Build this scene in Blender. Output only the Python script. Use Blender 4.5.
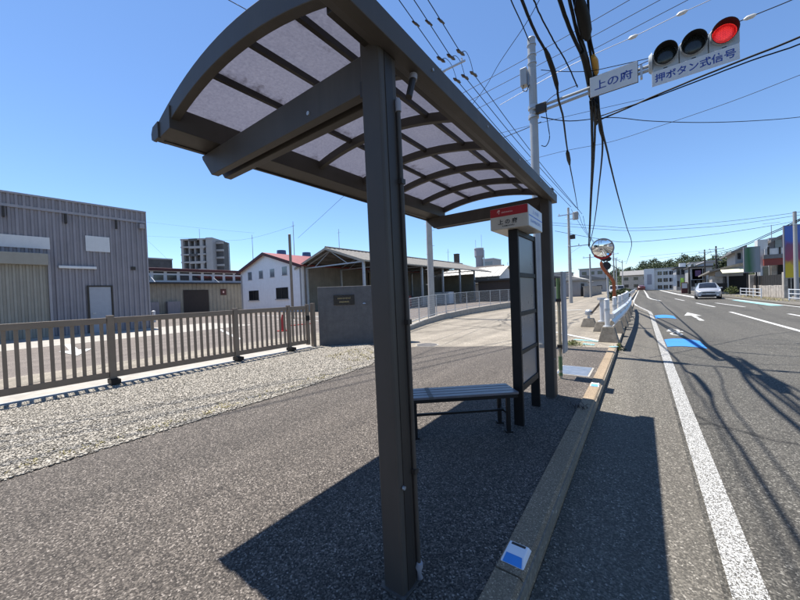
import bpy, math, random
import numpy as np
from mathutils import Vector, Matrix

random.seed(7)
RNG = np.random.default_rng(11)
for o in list(bpy.data.objects):
    bpy.data.objects.remove(o, do_unlink=True)
SC = bpy.context.scene
COL = SC.collection

# ------------------------------------------------------------------ camera
F_PX, CAM_H = 327.0, 1.45
ROLL = math.radians(2.2)
_dx, _dy = 641 - 400, 285.5 - 300
_u = _dx * math.cos(ROLL) - _dy * math.sin(ROLL)
_v = _dx * math.sin(ROLL) + _dy * math.cos(ROLL)
PITCH = math.atan(-_v / F_PX)
YAW = math.atan(_u / F_PX * math.cos(PITCH))
FW = Vector((-math.sin(YAW) * math.cos(PITCH), math.cos(YAW) * math.cos(PITCH), -math.sin(PITCH)))
RT0 = Vector((math.cos(YAW), math.sin(YAW), 0))
UP0 = RT0.cross(FW)
EYE = Vector((0, 0, CAM_H))
cam_d = bpy.data.cameras.new('camera')
cam = bpy.data.objects.new('camera', cam_d)
COL.objects.link(cam)
rx = RT0 * math.cos(ROLL) - UP0 * math.sin(ROLL)
ru = RT0 * math.sin(ROLL) + UP0 * math.cos(ROLL)
m3 = Matrix((rx, ru, -FW)).transposed()
cam.matrix_world = Matrix.Translation(EYE) @ m3.to_4x4()
cam_d.sensor_fit = 'HORIZONTAL'
cam_d.sensor_width = 36.0
cam_d.lens = F_PX / 800 * 36.0
cam_d.clip_start = 0.05
cam_d.clip_end = 3000
SC.camera = cam

# ------------------------------------------------------------------ sky, sun, exposure
SUN_DIR = Vector((-0.348, 0.03, 1.0)).normalized()
world = bpy.data.worlds.new('World')
SC.world = world
world.use_nodes = True
wn = world.node_tree
sky = wn.nodes.new('ShaderNodeTexSky')
sky.sky_type = 'NISHITA'
sky.sun_disc = False
sky.sun_elevation = math.asin(SUN_DIR.z)
sky.sun_rotation = math.atan2(SUN_DIR.x, SUN_DIR.y)
sky.air_density = 1.0
sky.dust_density = 0.0
sky.ozone_density = 8.0
bg = wn.nodes['Background']
bg.inputs['Strength'].default_value = 0.096
wn.links.new(sky.outputs[0], bg.inputs['Color'])
sd = bpy.data.lights.new('sun', 'SUN')
sd.energy = 5.0
sd.angle = math.radians(0.5)
sd.color = (1.0, 0.955, 0.895)
so = bpy.data.objects.new('sun', sd)
COL.objects.link(so)
so.rotation_euler = SUN_DIR.to_track_quat('Z', 'Y').to_euler()
SC.view_settings.view_transform = 'Standard'
SC.view_settings.look = 'None'
SC.view_settings.exposure = 1.0
SC.view_settings.gamma = 1.0

# ------------------------------------------------------------------ pixel helpers (a pixel is only a direction)
def ray(x, y):
    dx, dy = x - 400, y - 300
    u = dx * math.cos(ROLL) - dy * math.sin(ROLL)
    v = dx * math.sin(ROLL) + dy * math.cos(ROLL)
    return (FW * F_PX + RT0 * u - UP0 * v).normalized()
def on_z(x, y, z=0.0):
    d = ray(x, y); return EYE + d * ((z - EYE.z) / d.z)
def on_x(x, y, X):
    d = ray(x, y); return EYE + d * (X / d.x)
def on_y(x, y, Y):
    d = ray(x, y); return EYE + d * (Y / d.y)
def on_d(x, y, D):
    d = ray(x, y); return EYE + d * (D / d.dot(FW))

# ------------------------------------------------------------------ materials
def nodes_of(m):
    m.use_nodes = True
    nt = m.node_tree
    return nt, nt.nodes, nt.links, nt.nodes['Principled BSDF']
def rgb(c): return (c[0], c[1], c[2], 1.0)
def mat(name, col, rough=0.6, metal=0.0, var=0.15, scale=4.0, bump=0.0, bscale=60.0, spec=0.5, streak=0.0, dirt=None, dirt_amt=0.0, coat=0.0):
    m = bpy.data.materials.new(name)
    nt, N, L, bs = nodes_of(m)
    bs.inputs['Roughness'].default_value = rough
    bs.inputs['Metallic'].default_value = metal
    bs.inputs['Specular IOR Level'].default_value = spec
    bs.inputs['Coat Weight'].default_value = coat
    tc = N.new('ShaderNodeTexCoord')
    nz = N.new('ShaderNodeTexNoise'); nz.inputs['Scale'].default_value = scale; nz.inputs['Detail'].default_value = 6
    nz.inputs['Roughness'].default_value = 0.65
    L.new(tc.outputs['Object'], nz.inputs['Vector'])
    rp = N.new('ShaderNodeValToRGB')
    rp.color_ramp.elements[0].position = 0.3; rp.color_ramp.elements[1].position = 0.7
    rp.color_ramp.elements[0].color = rgb([c * (1 - var) for c in col])
    rp.color_ramp.elements[1].color = rgb([min(1, c * (1 + var)) for c in col])
    L.new(nz.outputs['Fac'], rp.inputs['Fac'])
    out = rp.outputs['Color']
    if streak or dirt_amt:
        mp = N.new('ShaderNodeMapping'); mp.inputs['Scale'].default_value = (3.0, 3.0, 0.25) if streak else (1, 1, 1)
        L.new(tc.outputs['Object'], mp.inputs['Vector'])
        n2 = N.new('ShaderNodeTexNoise'); n2.inputs['Scale'].default_value = 1.6 if streak else 2.3; n2.inputs['Detail'].default_value = 8
        n2.inputs['Roughness'].default_value = 0.7
        L.new(mp.outputs[0], n2.inputs['Vector'])
        r2 = N.new('ShaderNodeValToRGB'); r2.color_ramp.elements[0].position = 0.5; r2.color_ramp.elements[1].position = 0.75
        a = max(streak, dirt_amt)
        r2.color_ramp.elements[1].color = (a, a, a, 1)
        L.new(n2.outputs['Fac'], r2.inputs['Fac'])
        mx = N.new('ShaderNodeMix'); mx.data_type = 'RGBA'
        L.new(r2.outputs['Color'], mx.inputs['Factor'])
        L.new(out, mx.inputs['A']); mx.inputs['B'].default_value = rgb(dirt or [c * 0.35 for c in col])
        out = mx.outputs['Result']
    L.new(out, bs.inputs['Base Color'])
    n3 = N.new('ShaderNodeTexNoise'); n3.inputs['Scale'].default_value = bscale; n3.inputs['Detail'].default_value = 4
    L.new(tc.outputs['Object'], n3.inputs['Vector'])
    if bump:
        bp = N.new('ShaderNodeBump'); bp.inputs['Strength'].default_value = bump; bp.inputs['Distance'].default_value = 0.01
        L.new(n3.outputs['Fac'], bp.inputs['Height']); L.new(bp.outputs[0], bs.inputs['Normal'])
    mr = N.new('ShaderNodeMapRange'); mr.inputs['To Min'].default_value = max(0.02, rough - 0.12); mr.inputs['To Max'].default_value = min(1, rough + 0.12)
    L.new(nz.outputs['Fac'], mr.inputs['Value']); L.new(mr.outputs[0], bs.inputs['Roughness'])
    return m

def aggregate(name, dark, light, cell, stain, stain_col, rough=0.85, bump=0.6, white=0.04, paint=None, wear=0.5, wear_scale=90.0, crack=0.0):
    """stone-chip surface: voronoi cells coloured one by one, broad stains, optional worn paint on top"""
    m = bpy.data.materials.new(name)
    nt, N, L, bs = nodes_of(m)
    bs.inputs['Specular IOR Level'].default_value = 0.35
    bs.inputs['Roughness'].default_value = rough
    tc = N.new('ShaderNodeTexCoord')
    vo = N.new('ShaderNodeTexVoronoi'); vo.inputs['Scale'].default_value = 1.0 / cell
    L.new(tc.outputs['Object'], vo.inputs['Vector'])
    sp = N.new('ShaderNodeSeparateColor'); L.new(vo.outputs['Color'], sp.inputs['Color'])
    rp = N.new('ShaderNodeValToRGB'); e = rp.color_ramp.elements
    e[0].position = 0.0; e[0].color = rgb(dark); e[1].position = 1.0; e[1].color = rgb([min(1, c * 2.2 + .05) for c in light])
    mid = [a * .55 + b * .45 for a, b in zip(dark, light)]
    for ps, cc in ((.50, mid), (.74, light), (1.0 - white, [c * 1.25 for c in light])):
        k_ = e.new(ps); k_.color = rgb(cc)
    L.new(sp.outputs[0], rp.inputs['Fac'])
    nz = N.new('ShaderNodeTexNoise'); nz.inputs['Scale'].default_value = 0.9; nz.inputs['Detail'].default_value = 9; nz.inputs['Roughness'].default_value = 0.68
    L.new(tc.outputs['Object'], nz.inputs['Vector'])
    r2 = N.new('ShaderNodeValToRGB'); r2.color_ramp.elements[0].position = 0.36; r2.color_ramp.elements[1].position = 0.68
    r2.color_ramp.elements[0].color = (0, 0, 0, 1); r2.color_ramp.elements[1].color = (stain, stain, stain, 1)
    L.new(nz.outputs['Fac'], r2.inputs['Fac'])
    mx = N.new('ShaderNodeMix'); mx.data_type = 'RGBA'
    L.new(r2.outputs['Color'], mx.inputs['Factor']); L.new(rp.outputs['Color'], mx.inputs['A']); mx.inputs['B'].default_value = rgb(stain_col)
    out = mx.outputs['Result']
    # lengthwise wear bands along the road direction
    mp = N.new('ShaderNodeMapping'); mp.inputs['Scale'].default_value = (1.6, 0.05, 1.0); L.new(tc.outputs['Object'], mp.inputs['Vector'])
    n4 = N.new('ShaderNodeTexNoise'); n4.inputs['Scale'].default_value = 1.0; n4.inputs['Detail'].default_value = 4
    L.new(mp.outputs[0], n4.inputs['Vector'])
    mr = N.new('ShaderNodeMapRange'); mr.inputs['From Min'].default_value = 0.3; mr.inputs['From Max'].default_value = 0.7
    mr.inputs['To Min'].default_value = 0.78; mr.inputs['To Max'].default_value = 1.18
    L.new(n4.outputs['Fac'], mr.inputs['Value'])
    ml = N.new('ShaderNodeMix'); ml.data_type = 'RGBA'; ml.blend_type = 'MULTIPLY'; ml.inputs['Factor'].default_value = 1.0
    L.new(out, ml.inputs['A']); L.new(mr.outputs[0], ml.inputs['B'])
    out = ml.outputs['Result']
    if crack:
        nw = N.new('ShaderNodeTexNoise'); nw.inputs['Scale'].default_value = 1.3; nw.inputs['Detail'].default_value = 5
        L.new(tc.outputs['Object'], nw.inputs['Vector'])
        ma = N.new('ShaderNodeMix'); ma.data_type = 'RGBA'; ma.inputs['Factor'].default_value = 0.35
        L.new(tc.outputs['Object'], ma.inputs['A']); L.new(nw.outputs['Color'], ma.inputs['B'])
        v2 = N.new('ShaderNodeTexVoronoi'); v2.feature = 'DISTANCE_TO_EDGE'; v2.inputs['Scale'].default_value = crack
        L.new(ma.outputs['Result'], v2.inputs['Vector'])
        r3 = N.new('ShaderNodeValToRGB'); r3.color_ramp.elements[0].position = 0.0; r3.color_ramp.elements[0].color = (.35, .35, .35, 1)
        r3.color_ramp.elements[1].position = 0.008; r3.color_ramp.elements[1].color = (1, 1, 1, 1)
        L.new(v2.outputs['Distance'], r3.inputs['Fac'])
        mc = N.new('ShaderNodeMix'); mc.data_type = 'RGBA'; mc.blend_type = 'MULTIPLY'; mc.inputs['Factor'].default_value = 1.0
        L.new(out, mc.inputs['A']); L.new(r3.outputs['Color'], mc.inputs['B'])
        out = mc.outputs['Result']
    if paint:
        n3 = N.new('ShaderNodeTexNoise'); n3.inputs['Scale'].default_value = wear_scale; n3.inputs['Detail'].default_value = 4; n3.inputs['Roughness'].default_value = 0.8
        L.new(tc.outputs['Object'], n3.inputs['Vector'])
        r4 = N.new('ShaderNodeValToRGB'); r4.color_ramp.elements[0].position = wear; r4.color_ramp.elements[1].position = wear + 0.07
        L.new(n3.outputs['Fac'], r4.inputs['Fac'])
        mp2 = N.new('ShaderNodeMix'); mp2.data_type = 'RGBA'
        L.new(r4.outputs['Color'], mp2.inputs['Factor']); L.new(out, mp2.inputs['A']); mp2.inputs['B'].default_value = rgb(paint)
        out = mp2.outputs['Result']
    L.new(out, bs.inputs['Base Color'])
    bp = N.new('ShaderNodeBump'); bp.inputs['Strength'].default_value = bump; bp.inputs['Distance'].default_value = cell * 0.6
    L.new(vo.outputs['Distance'], bp.inputs['Height']); bp.invert = True
    L.new(bp.outputs[0], bs.inputs['Normal'])
    return m

M = {}
M['asphalt_walk'] = aggregate('sidewalk_asphalt', (.0165, .0135, .0112), (.118, .101, .084), 0.0086, .30, (.052, .0440, .0372), bump=.9, white=.10)
M['asphalt_road'] = aggregate('road_asphalt', (.026, .0243, .0205), (.090, .084, .0705), 0.009, .34, (.051, .0475, .040), bump=.7, white=.10, crack=.22)
M['asphalt_shoulder'] = aggregate('shoulder_asphalt', (.048, .0435, .0355), (.142, .129, .106), 0.009, .42, (.094, .0855, .070), bump=.6, white=.07)
M['asphalt_yard'] = aggregate('yard_asphalt', (.085, .071, .061), (.165, .140, .120), 0.012, .5, (.112, .094, .081), bump=.4, white=.04)
M['concrete_apron'] = aggregate('concrete_apron', (.185, .161, .126), (.26, .229, .182), 0.02, .8, (.142, .123, .095), bump=.25, white=.02, crack=.18)
M['paint_white'] = aggregate('road_paint_white', (.03, .028, .024), (.095, .088, .073), 0.010, .3, (.05, .046, .04), paint=(.52, .52, .50), wear=.48, wear_scale=130)
M['paint_white_far'] = aggregate('road_paint_white_far', (.06, .06, .056), (.11, .106, .098), 0.02, .3, (.085, .085, .078), paint=(.48, .48, .46), wear=.40, wear_scale=30)
M['paint_blue'] = aggregate('road_paint_blue', (.06, .06, .06), (.12, .12, .115), 0.0085, .3, (.08, .08, .075), paint=(.028, .19, .50), wear=.38, wear_scale=60)
M['paint_cyan'] = aggregate('road_paint_cyan', (.16, .16, .145), (.24, .24, .215), 0.0085, .3, (.16, .16, .145), paint=(.20, .48, .52), wear=.42, wear_scale=40)
M['kerb'] = aggregate('kerb_concrete', (.15, .112, .073), (.275, .212, .142), 0.006, .6, (.178, .133, .085), bump=.4, white=.05)
M['earth'] = mat('earth', (.16, .145, .12), .95, var=.3, scale=.4, bump=.3, bscale=8)
M['gravel_base'] = aggregate('gravel_base', (.15, .135, .11), (.36, .33, .28), 0.012, .5, (.27, .24, .185), bump=1.0, white=.05)
M['bronze'] = mat('bronze_aluminium', (.064, .056, .048), .52, metal=.05, var=.14, scale=2.2, bump=.04, bscale=250, spec=.32, streak=.35, dirt=(.115, .103, .09))
M['bronze_dark'] = mat('bronze_aluminium_dark', (.034, .029, .025), .5, metal=.05, var=.12, scale=3, spec=.35)
M['black_metal'] = mat('black_steel', (.012, .011, .011), .55, metal=.1, var=.2, scale=6, spec=.3)
M['gate'] = mat('gate_bronze', (.185, .145, .108), .5, metal=.08, var=.12, scale=3, dirt_amt=.2, dirt=(.23, .19, .15))
M['galv'] = mat('galvanised_steel', (.42, .44, .46), .45, metal=.55, var=.14, scale=5, streak=.25, dirt=(.22, .22, .21))
M['pole_paint'] = mat('pale_grey_paint', (.34, .355, .365), .5, metal=.1, var=.1, scale=3, streak=.35, dirt=(.19, .19, .185))
M['conc_pole'] = mat('pole_concrete', (.36, .355, .34), .8, var=.12, scale=3, bump=.2, streak=.3)
M['concrete'] = mat('concrete', (.30, .28, .245), .9, var=.2, scale=5, bump=.5, bscale=40, dirt_amt=.5, dirt=(.17, .152, .126))
M['concrete_block'] = mat('weathered_concrete', (.185, .165, .135), .92, var=.35, scale=9, bump=.8, bscale=60, dirt_amt=.7, dirt=(.085, .075, .06))
M['wall_grey'] = mat('dark_grey_wall', (.115, .112, .112), .85, var=.2, scale=6, bump=.5, bscale=50, streak=.35, dirt=(.07, .066, .062))
M['white_paint'] = mat('white_paint', (.60, .61, .62), .45, var=.05, scale=4, streak=.3, dirt=(.36, .34, .30))
M['white_steel'] = mat('white_guard_steel', (.56, .58, .60), .4, var=.08, scale=4, metal=.1, streak=.35, dirt=(.33, .30, .26))
M['orange'] = mat('faded_orange_paint', (.36, .085, .018), .55, var=.3, scale=9, streak=.5, dirt=(.15, .045, .02))
M['cable'] = mat('black_cable', (.005, .005, .005), .7, var=.2, scale=8, spec=.2)
M['wire'] = mat('grey_wire', (.010, .012, .016), .7, var=.2, scale=8, spec=.2)
M['wire_pale'] = mat('pale_wire', (.34, .36, .40), .5, var=.1)
M['yellow'] = mat('yellow_plastic', (.30, .17, .015), .5, var=.15)
M['insulator'] = mat('brown_insulator', (.03, .022, .02), .3, var=.2)
M['ceramic'] = mat('white_ceramic', (.5, .5, .49), .4, var=.05)
M['plate_white'] = mat('sign_white', (.55, .56, .57), .4, var=.05, scale=5, streak=.25, dirt=(.40, .40, .38))
M['sign_box'] = mat('sign_box_cream', (.46, .43, .37), .35, var=.06, scale=6, streak=.3, dirt=(.3, .265, .21))
M['sign_red'] = mat('sign_red', (.33, .009, .014), .4, var=.08)
M['sign_text'] = mat('sign_black_print', (.015, .015, .02), .5, var=.05)
M['sign_grey_text'] = mat('sign_faded_print', (.78, .55, .52), .5, var=.05)
M['sign_blue'] = mat('sign_blue_print', (.02, .05, .26), .45, var=.08)
M['sign_blue2'] = mat('sign_bright_blue_print', (.06, .14, .50), .45, var=.08)
M['housing'] = mat('signal_housing', (.34, .37, .39), .5, var=.10, scale=6, streak=.45, dirt=(.2, .21, .215))
M['visor'] = mat('signal_visor_black', (.012, .012, .012), .7, var=.2)
M['lens_dark'] = mat('dark_lens', (.015, .016, .014), .18, var=.3, scale=30)
M['rubber'] = mat('tyre_rubber', (.015, .015, .015), .8, var=.2)
M['slat'] = mat('bench_slat', (.125, .12, .13), .34, var=.2, scale=6, spec=.55, bump=.08, dirt_amt=.3, dirt=(.08, .075, .075))
M['slat_patch'] = mat('bench_tape', (.10, .095, .09), .6, var=.2)
M['pane'] = mat('frosted_pane', (.15, .152, .165), .3, var=.05, scale=1.2, spec=.55)
M['steel_plate'] = mat('steel_cover', (.33, .35, .38), .35, metal=.75, var=.2, scale=9, bump=.25, bscale=90)
M['manhole'] = mat('iron_cover', (.11, .10, .09), .6, metal=.4, var=.3, scale=20, bump=.5, bscale=70)
M['blue_pad'] = mat('reflector_blue', (.05, .26, .66), .3, var=.1)
M['white_pad'] = mat('reflector_white', (.80, .80, .82), .4, var=.05, dirt_amt=.3, dirt=(.5, .5, .48))
M['siding'] = mat('grey_steel_siding', (.235, .225, .245), .6, metal=.1, var=.10, scale=1.2, streak=.4, dirt=(.12, .112, .118))
M['siding_trim'] = mat('grey_steel_trim', (.28, .27, .29), .55, metal=.1, var=.08, streak=.25)
M['shutter'] = mat('beige_shutter', (.27, .255, .215), .6, var=.1, scale=1.5, streak=.25)
M['shed_wall'] = mat('beige_shed_wall', (.33, .30, .24), .7, var=.14, scale=1, streak=.35)
M['workshop_white'] = mat('workshop_white', (.80, .80, .80), .6, var=.05, scale=2, streak=.25, dirt=(.5, .46, .42))
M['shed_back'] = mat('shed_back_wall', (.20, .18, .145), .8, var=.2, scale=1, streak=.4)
M['red_roof'] = mat('red_roof_metal', (.20, .042, .036), .6, var=.2, scale=2, streak=.3, dirt=(.12, .05, .045))
M['maroon'] = mat('maroon_fascia', (.075, .018, .017), .65, var=.2)
M['slate_roof'] = mat('weathered_slate_roof', (.15, .142, .128), .9, var=.3, scale=4, dirt_amt=.5, dirt=(.09, .082, .075))
M['under_roof'] = mat('corrugated_underside', (.15, .135, .115), .9, var=.25, scale=3)
M['pale_roof'] = mat('pale_metal_roof', (.38, .36, .32), .65, var=.12, scale=1.5, streak=.25)
M['dark_roof'] = mat('dark_roof', (.045, .042, .04), .8, var=.3, scale=3)
M['tile_roof'] = mat('grey_tile_roof', (.16, .155, .15), .7, var=.25, scale=4)
M['shingle'] = mat('brown_shingle_roof', (.22, .20, .17), .8, var=.25, scale=4, streak=.2)
M['dark_glass'] = mat('dark_window_glass', (.012, .014, .018), .08, var=.3, spec=.8)
M['grey_glass'] = mat('grey_window_glass', (.16, .18, .20), .12, var=.2, spec=.8)
M['door_blue'] = mat('blue_grey_door', (.30, .32, .36), .5, var=.06, streak=.15)
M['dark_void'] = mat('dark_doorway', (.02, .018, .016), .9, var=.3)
M['brown_door'] = mat('brown_shutter', (.045, .035, .03), .8, var=.2)
M['plaque'] = mat('black_stone_plaque', (.012, .012, .012), .25, var=.2)
M['gold'] = mat('gold_letters', (.32, .26, .13), .4, metal=.5, var=.1)
M['blue_vent'] = mat('blue_vent_paint', (.03, .09, .20), .5, var=.15)
M['tower'] = mat('tower_concrete', (.30, .30, .33), .8, var=.08, scale=.5, streak=.2)
M['apt'] = mat('apartment_render', (.33, .33, .34), .8, var=.08, scale=.3)
M['apt_dark'] = mat('apartment_dark_grey', (.07, .07, .075), .7, var=.3, scale=.5)  # dark grey for tower core, rear wing, alternate balcony fronts and distant building
M['render_white'] = mat('white_render', (.58, .58, .565), .8, var=.06, scale=.5, streak=.25, dirt=(.4, .38, .34))
M['grey_render'] = mat('grey_render', (.30, .30, .30), .8, var=.1, scale=.5, streak=.2)
M['brick_red'] = mat('red_panel', (.22, .045, .035), .7, var=.15, scale=1)
M['stone_wall'] = mat('stone_wall', (.40, .36, .31), .9, var=.3, scale=3, bump=.5, bscale=12, dirt_amt=.5, dirt=(.2, .17, .14))
M['awning'] = mat('cream_awning', (.72, .68, .46), .6, var=.05)
M['purple'] = mat('purple_sign', (.08, .03, .10), .5, var=.2, scale=2)
M['yellow_green'] = mat('lime_cloth', (.40, .62, .10), .7, var=.1)
M['olive'] = mat('olive_sign', (.22, .21, .03), .6, var=.1)
M['car_silver'] = mat('silver_car_paint', (.36, .375, .40), .3, metal=.35, var=.03, coat=.5)
M['car_red'] = mat('red_car_paint', (.11, .008, .009), .3, var=.05, coat=.6)
M['lamp_clear'] = mat('headlamp', (.80, .82, .85), .1, var=.03, spec=.9)
M['red_lamp'] = mat('tail_lamp', (.45, .01, .01), .2, var=.05)
M['rim'] = mat('alloy_rim', (.45, .46, .48), .3, metal=.8, var=.05)
M['cone_red'] = mat('red_cone', (.42, .03, .02), .5, var=.1)
M['tape_green'] = mat('green_tape', (.10, .17, .07), .6, var=.15)
M['post_beige'] = mat('beige_post', (.42, .36, .25), .7, var=.2, streak=.4)
M['hill'] = mat('wooded_hill', (.03, .045, .018), .95, var=.4, scale=.1)

def foliage(name, a, b):
    m = bpy.data.materials.new(name); nt, N, L, bs = nodes_of(m)
    ge = N.new('ShaderNodeNewGeometry'); rp = N.new('ShaderNodeValToRGB')
    rp.color_ramp.elements[0].color = rgb(a); rp.color_ramp.elements[1].color = rgb(b)
    L.new(ge.outputs['Random Per Island'], rp.inputs['Fac']); L.new(rp.outputs['Color'], bs.inputs['Base Color'])
    bs.inputs['Roughness'].default_value = .7; bs.inputs['Specular IOR Level'].default_value = .25
    return m
M['leaf_dark'] = foliage('evergreen_leaves', (.012, .022, .008), (.050, .066, .024))
M['weed'] = foliage('weed_leaves', (.05, .08, .02), (.16, .17, .06))
M['dry_grass'] = foliage('dry_grass', (.22, .19, .08), (.42, .36, .18))
M['stone'] = foliage('crushed_stone', (.11, .099, .080), (.50, .457, .385))
M['stone'].node_tree.nodes['Principled BSDF'].inputs['Roughness'].default_value = .9

def poly_panel():
    m = bpy.data.materials.new('smoked_polycarbonate'); nt, N, L, bs = nodes_of(m)
    tc = N.new('ShaderNodeTexCoord')
    nz = N.new('ShaderNodeTexNoise'); nz.inputs['Scale'].default_value = 15; nz.inputs['Detail'].default_value = 12; nz.inputs['Roughness'].default_value = .75
    L.new(tc.outputs['Object'], nz.inputs['Vector'])
    uv = N.new('ShaderNodeUVMap'); sx = N.new('ShaderNodeSeparateXYZ'); L.new(uv.outputs[0], sx.inputs[0])
    # dirt collects along the low edge of each sheet (v = 0) and a little along its sides
    md = N.new('ShaderNodeMath'); md.operation = 'MULTIPLY_ADD'; md.inputs[1].default_value = 2.0; md.inputs[2].default_value = -.80
    L.new(nz.outputs['Fac'], md.inputs[0])
    sb = N.new('ShaderNodeMath'); sb.operation = 'SUBTRACT'; L.new(md.outputs[0], sb.inputs[0])
    mv = N.new('ShaderNodeMath'); mv.operation = 'MULTIPLY'; mv.inputs[1].default_value = 1.15; L.new(sx.outputs['Y'], mv.inputs[0])
    L.new(mv.outputs[0], sb.inputs[1])
    rp = N.new('ShaderNodeValToRGB'); rp.color_ramp.elements[0].position = 0.0; rp.color_ramp.elements[1].position = .4; rp.color_ramp.elements[1].color = (.8, .8, .8, 1)
    L.new(sb.outputs[0], rp.inputs['Fac'])
    n2 = N.new('ShaderNodeTexNoise'); n2.inputs['Scale'].default_value = 55; n2.inputs['Detail'].default_value = 6; n2.inputs['Roughness'].default_value = .7
    L.new(tc.outputs['Object'], n2.inputs['Vector'])
    rs = N.new('ShaderNodeValToRGB'); rs.color_ramp.elements[0].position = .35; rs.color_ramp.elements[1].position = .75
    rs.color_ramp.elements[0].color = (.60, .60, .66, 1); rs.color_ramp.elements[1].color = (.80, .80, .85, 1)
    L.new(n2.outputs['Fac'], rs.inputs['Fac'])
    mx = N.new('ShaderNodeMix'); mx.data_type = 'RGBA'; L.new(rp.outputs['Color'], mx.inputs['Factor'])
    L.new(rs.outputs['Color'], mx.inputs['A']); mx.inputs['B'].default_value = (.32, .30, .32, 1)
    tr = N.new('ShaderNodeBsdfTranslucent'); sc = N.new('ShaderNodeMix'); sc.data_type = 'RGBA'; sc.blend_type = 'MULTIPLY'; sc.inputs['Factor'].default_value = 1
    L.new(mx.outputs['Result'], sc.inputs['A']); sc.inputs['B'].default_value = (.52, .525, .555, 1)
    L.new(sc.outputs['Result'], tr.inputs['Color'])
    bs.inputs['Base Color'].default_value = (.12, .115, .13, 1); bs.inputs['Roughness'].default_value = .25
    ad = N.new('ShaderNodeMixShader'); ad.inputs[0].default_value = .3
    L.new(tr.outputs[0], ad.inputs[1]); L.new(bs.outputs[0], ad.inputs[2])
    L.new(ad.outputs[0], N['Material Output'].inputs['Surface'])
    return m
M['panel'] = poly_panel()

def mirror_mat():
    m = bpy.data.materials.new('convex_mirror'); nt, N, L, bs = nodes_of(m)
    bs.inputs['Metallic'].default_value = 1; bs.inputs['Roughness'].default_value = .02; bs.inputs['Base Color'].default_value = (.82, .84, .85, 1)
    return m
M['mirror'] = mirror_mat()
def led_mat():
    m = bpy.data.materials.new('red_led_lens'); nt, N, L, bs = nodes_of(m)
    tc = N.new('ShaderNodeTexCoord'); vo = N.new('ShaderNodeTexVoronoi'); vo.inputs['Scale'].default_value = 46; vo.inputs['Randomness'].default_value = .15
    L.new(tc.outputs['Object'], vo.inputs['Vector'])
    rp = N.new('ShaderNodeValToRGB'); rp.color_ramp.elements[0].position = .25; rp.color_ramp.elements[0].color = (1, .045, .035, 1)
    rp.color_ramp.elements[1].position = .55; rp.color_ramp.elements[1].color = (.30, .004, .006, 1)
    L.new(vo.outputs['Distance'], rp.inputs['Fac']); L.new(rp.outputs['Color'], bs.inputs['Emission Color'])
    bs.inputs['Emission Strength'].default_value = .48; bs.inputs['Base Color'].default_value = (.25, .01, .01, 1); bs.inputs['Roughness'].default_value = .3
    return m
M['led'] = led_mat()
def blotch(name, cols, scale):
    """out-of-focus printed billboard: soft fields of colour"""
    m = bpy.data.materials.new(name); nt, N, L, bs = nodes_of(m)
    uv = N.new('ShaderNodeUVMap'); nz = N.new('ShaderNodeTexNoise'); nz.inputs['Scale'].default_value = scale; nz.inputs['Detail'].default_value = 2
    L.new(uv.outputs[0], nz.inputs['Vector'])
    sx = N.new('ShaderNodeSeparateXYZ'); L.new(uv.outputs[0], sx.inputs[0])
    ax = 'Y' if len(cols) > 3 else 'X'
    ma = N.new('ShaderNodeMath'); ma.operation = 'MULTIPLY_ADD'; ma.inputs[1].default_value = .35; ma.inputs[2].default_value = -.17
    L.new(nz.outputs['Fac'], ma.inputs[0]); ad = N.new('ShaderNodeMath'); ad.operation = 'ADD'
    L.new(ma.outputs[0], ad.inputs[0]); L.new(sx.outputs[ax], ad.inputs[1])
    rp = N.new('ShaderNodeValToRGB'); e = rp.color_ramp.elements
    e[0].position = cols[0][0]; e[0].color = rgb(cols[0][1]); e[1].position = cols[-1][0]; e[1].color = rgb(cols[-1][1])
    for p, c in cols[1:-1]:
        k = e.new(p); k.color = rgb(c)
    L.new(ad.outputs[0], rp.inputs['Fac']); L.new(rp.outputs['Color'], bs.inputs['Base Color']); bs.inputs['Roughness'].default_value = .5
    return m
M['board_green'] = blotch('green_billboard', [(.02, (.10, .17, .12)), (.3, (.02, .105, .035)), (.78, (.20, .225, .245))], 1.2)
M['board_colour'] = blotch('coloured_billboard', [(.05, (.55, .40, .02)), (.28, (.50, .36, .02)), (.36, (.28, .05, .09)), (.62, (.16, .06, .13)), (.72, (.05, .11, .40)), (.95, (.06, .13, .42))], 3)

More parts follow.
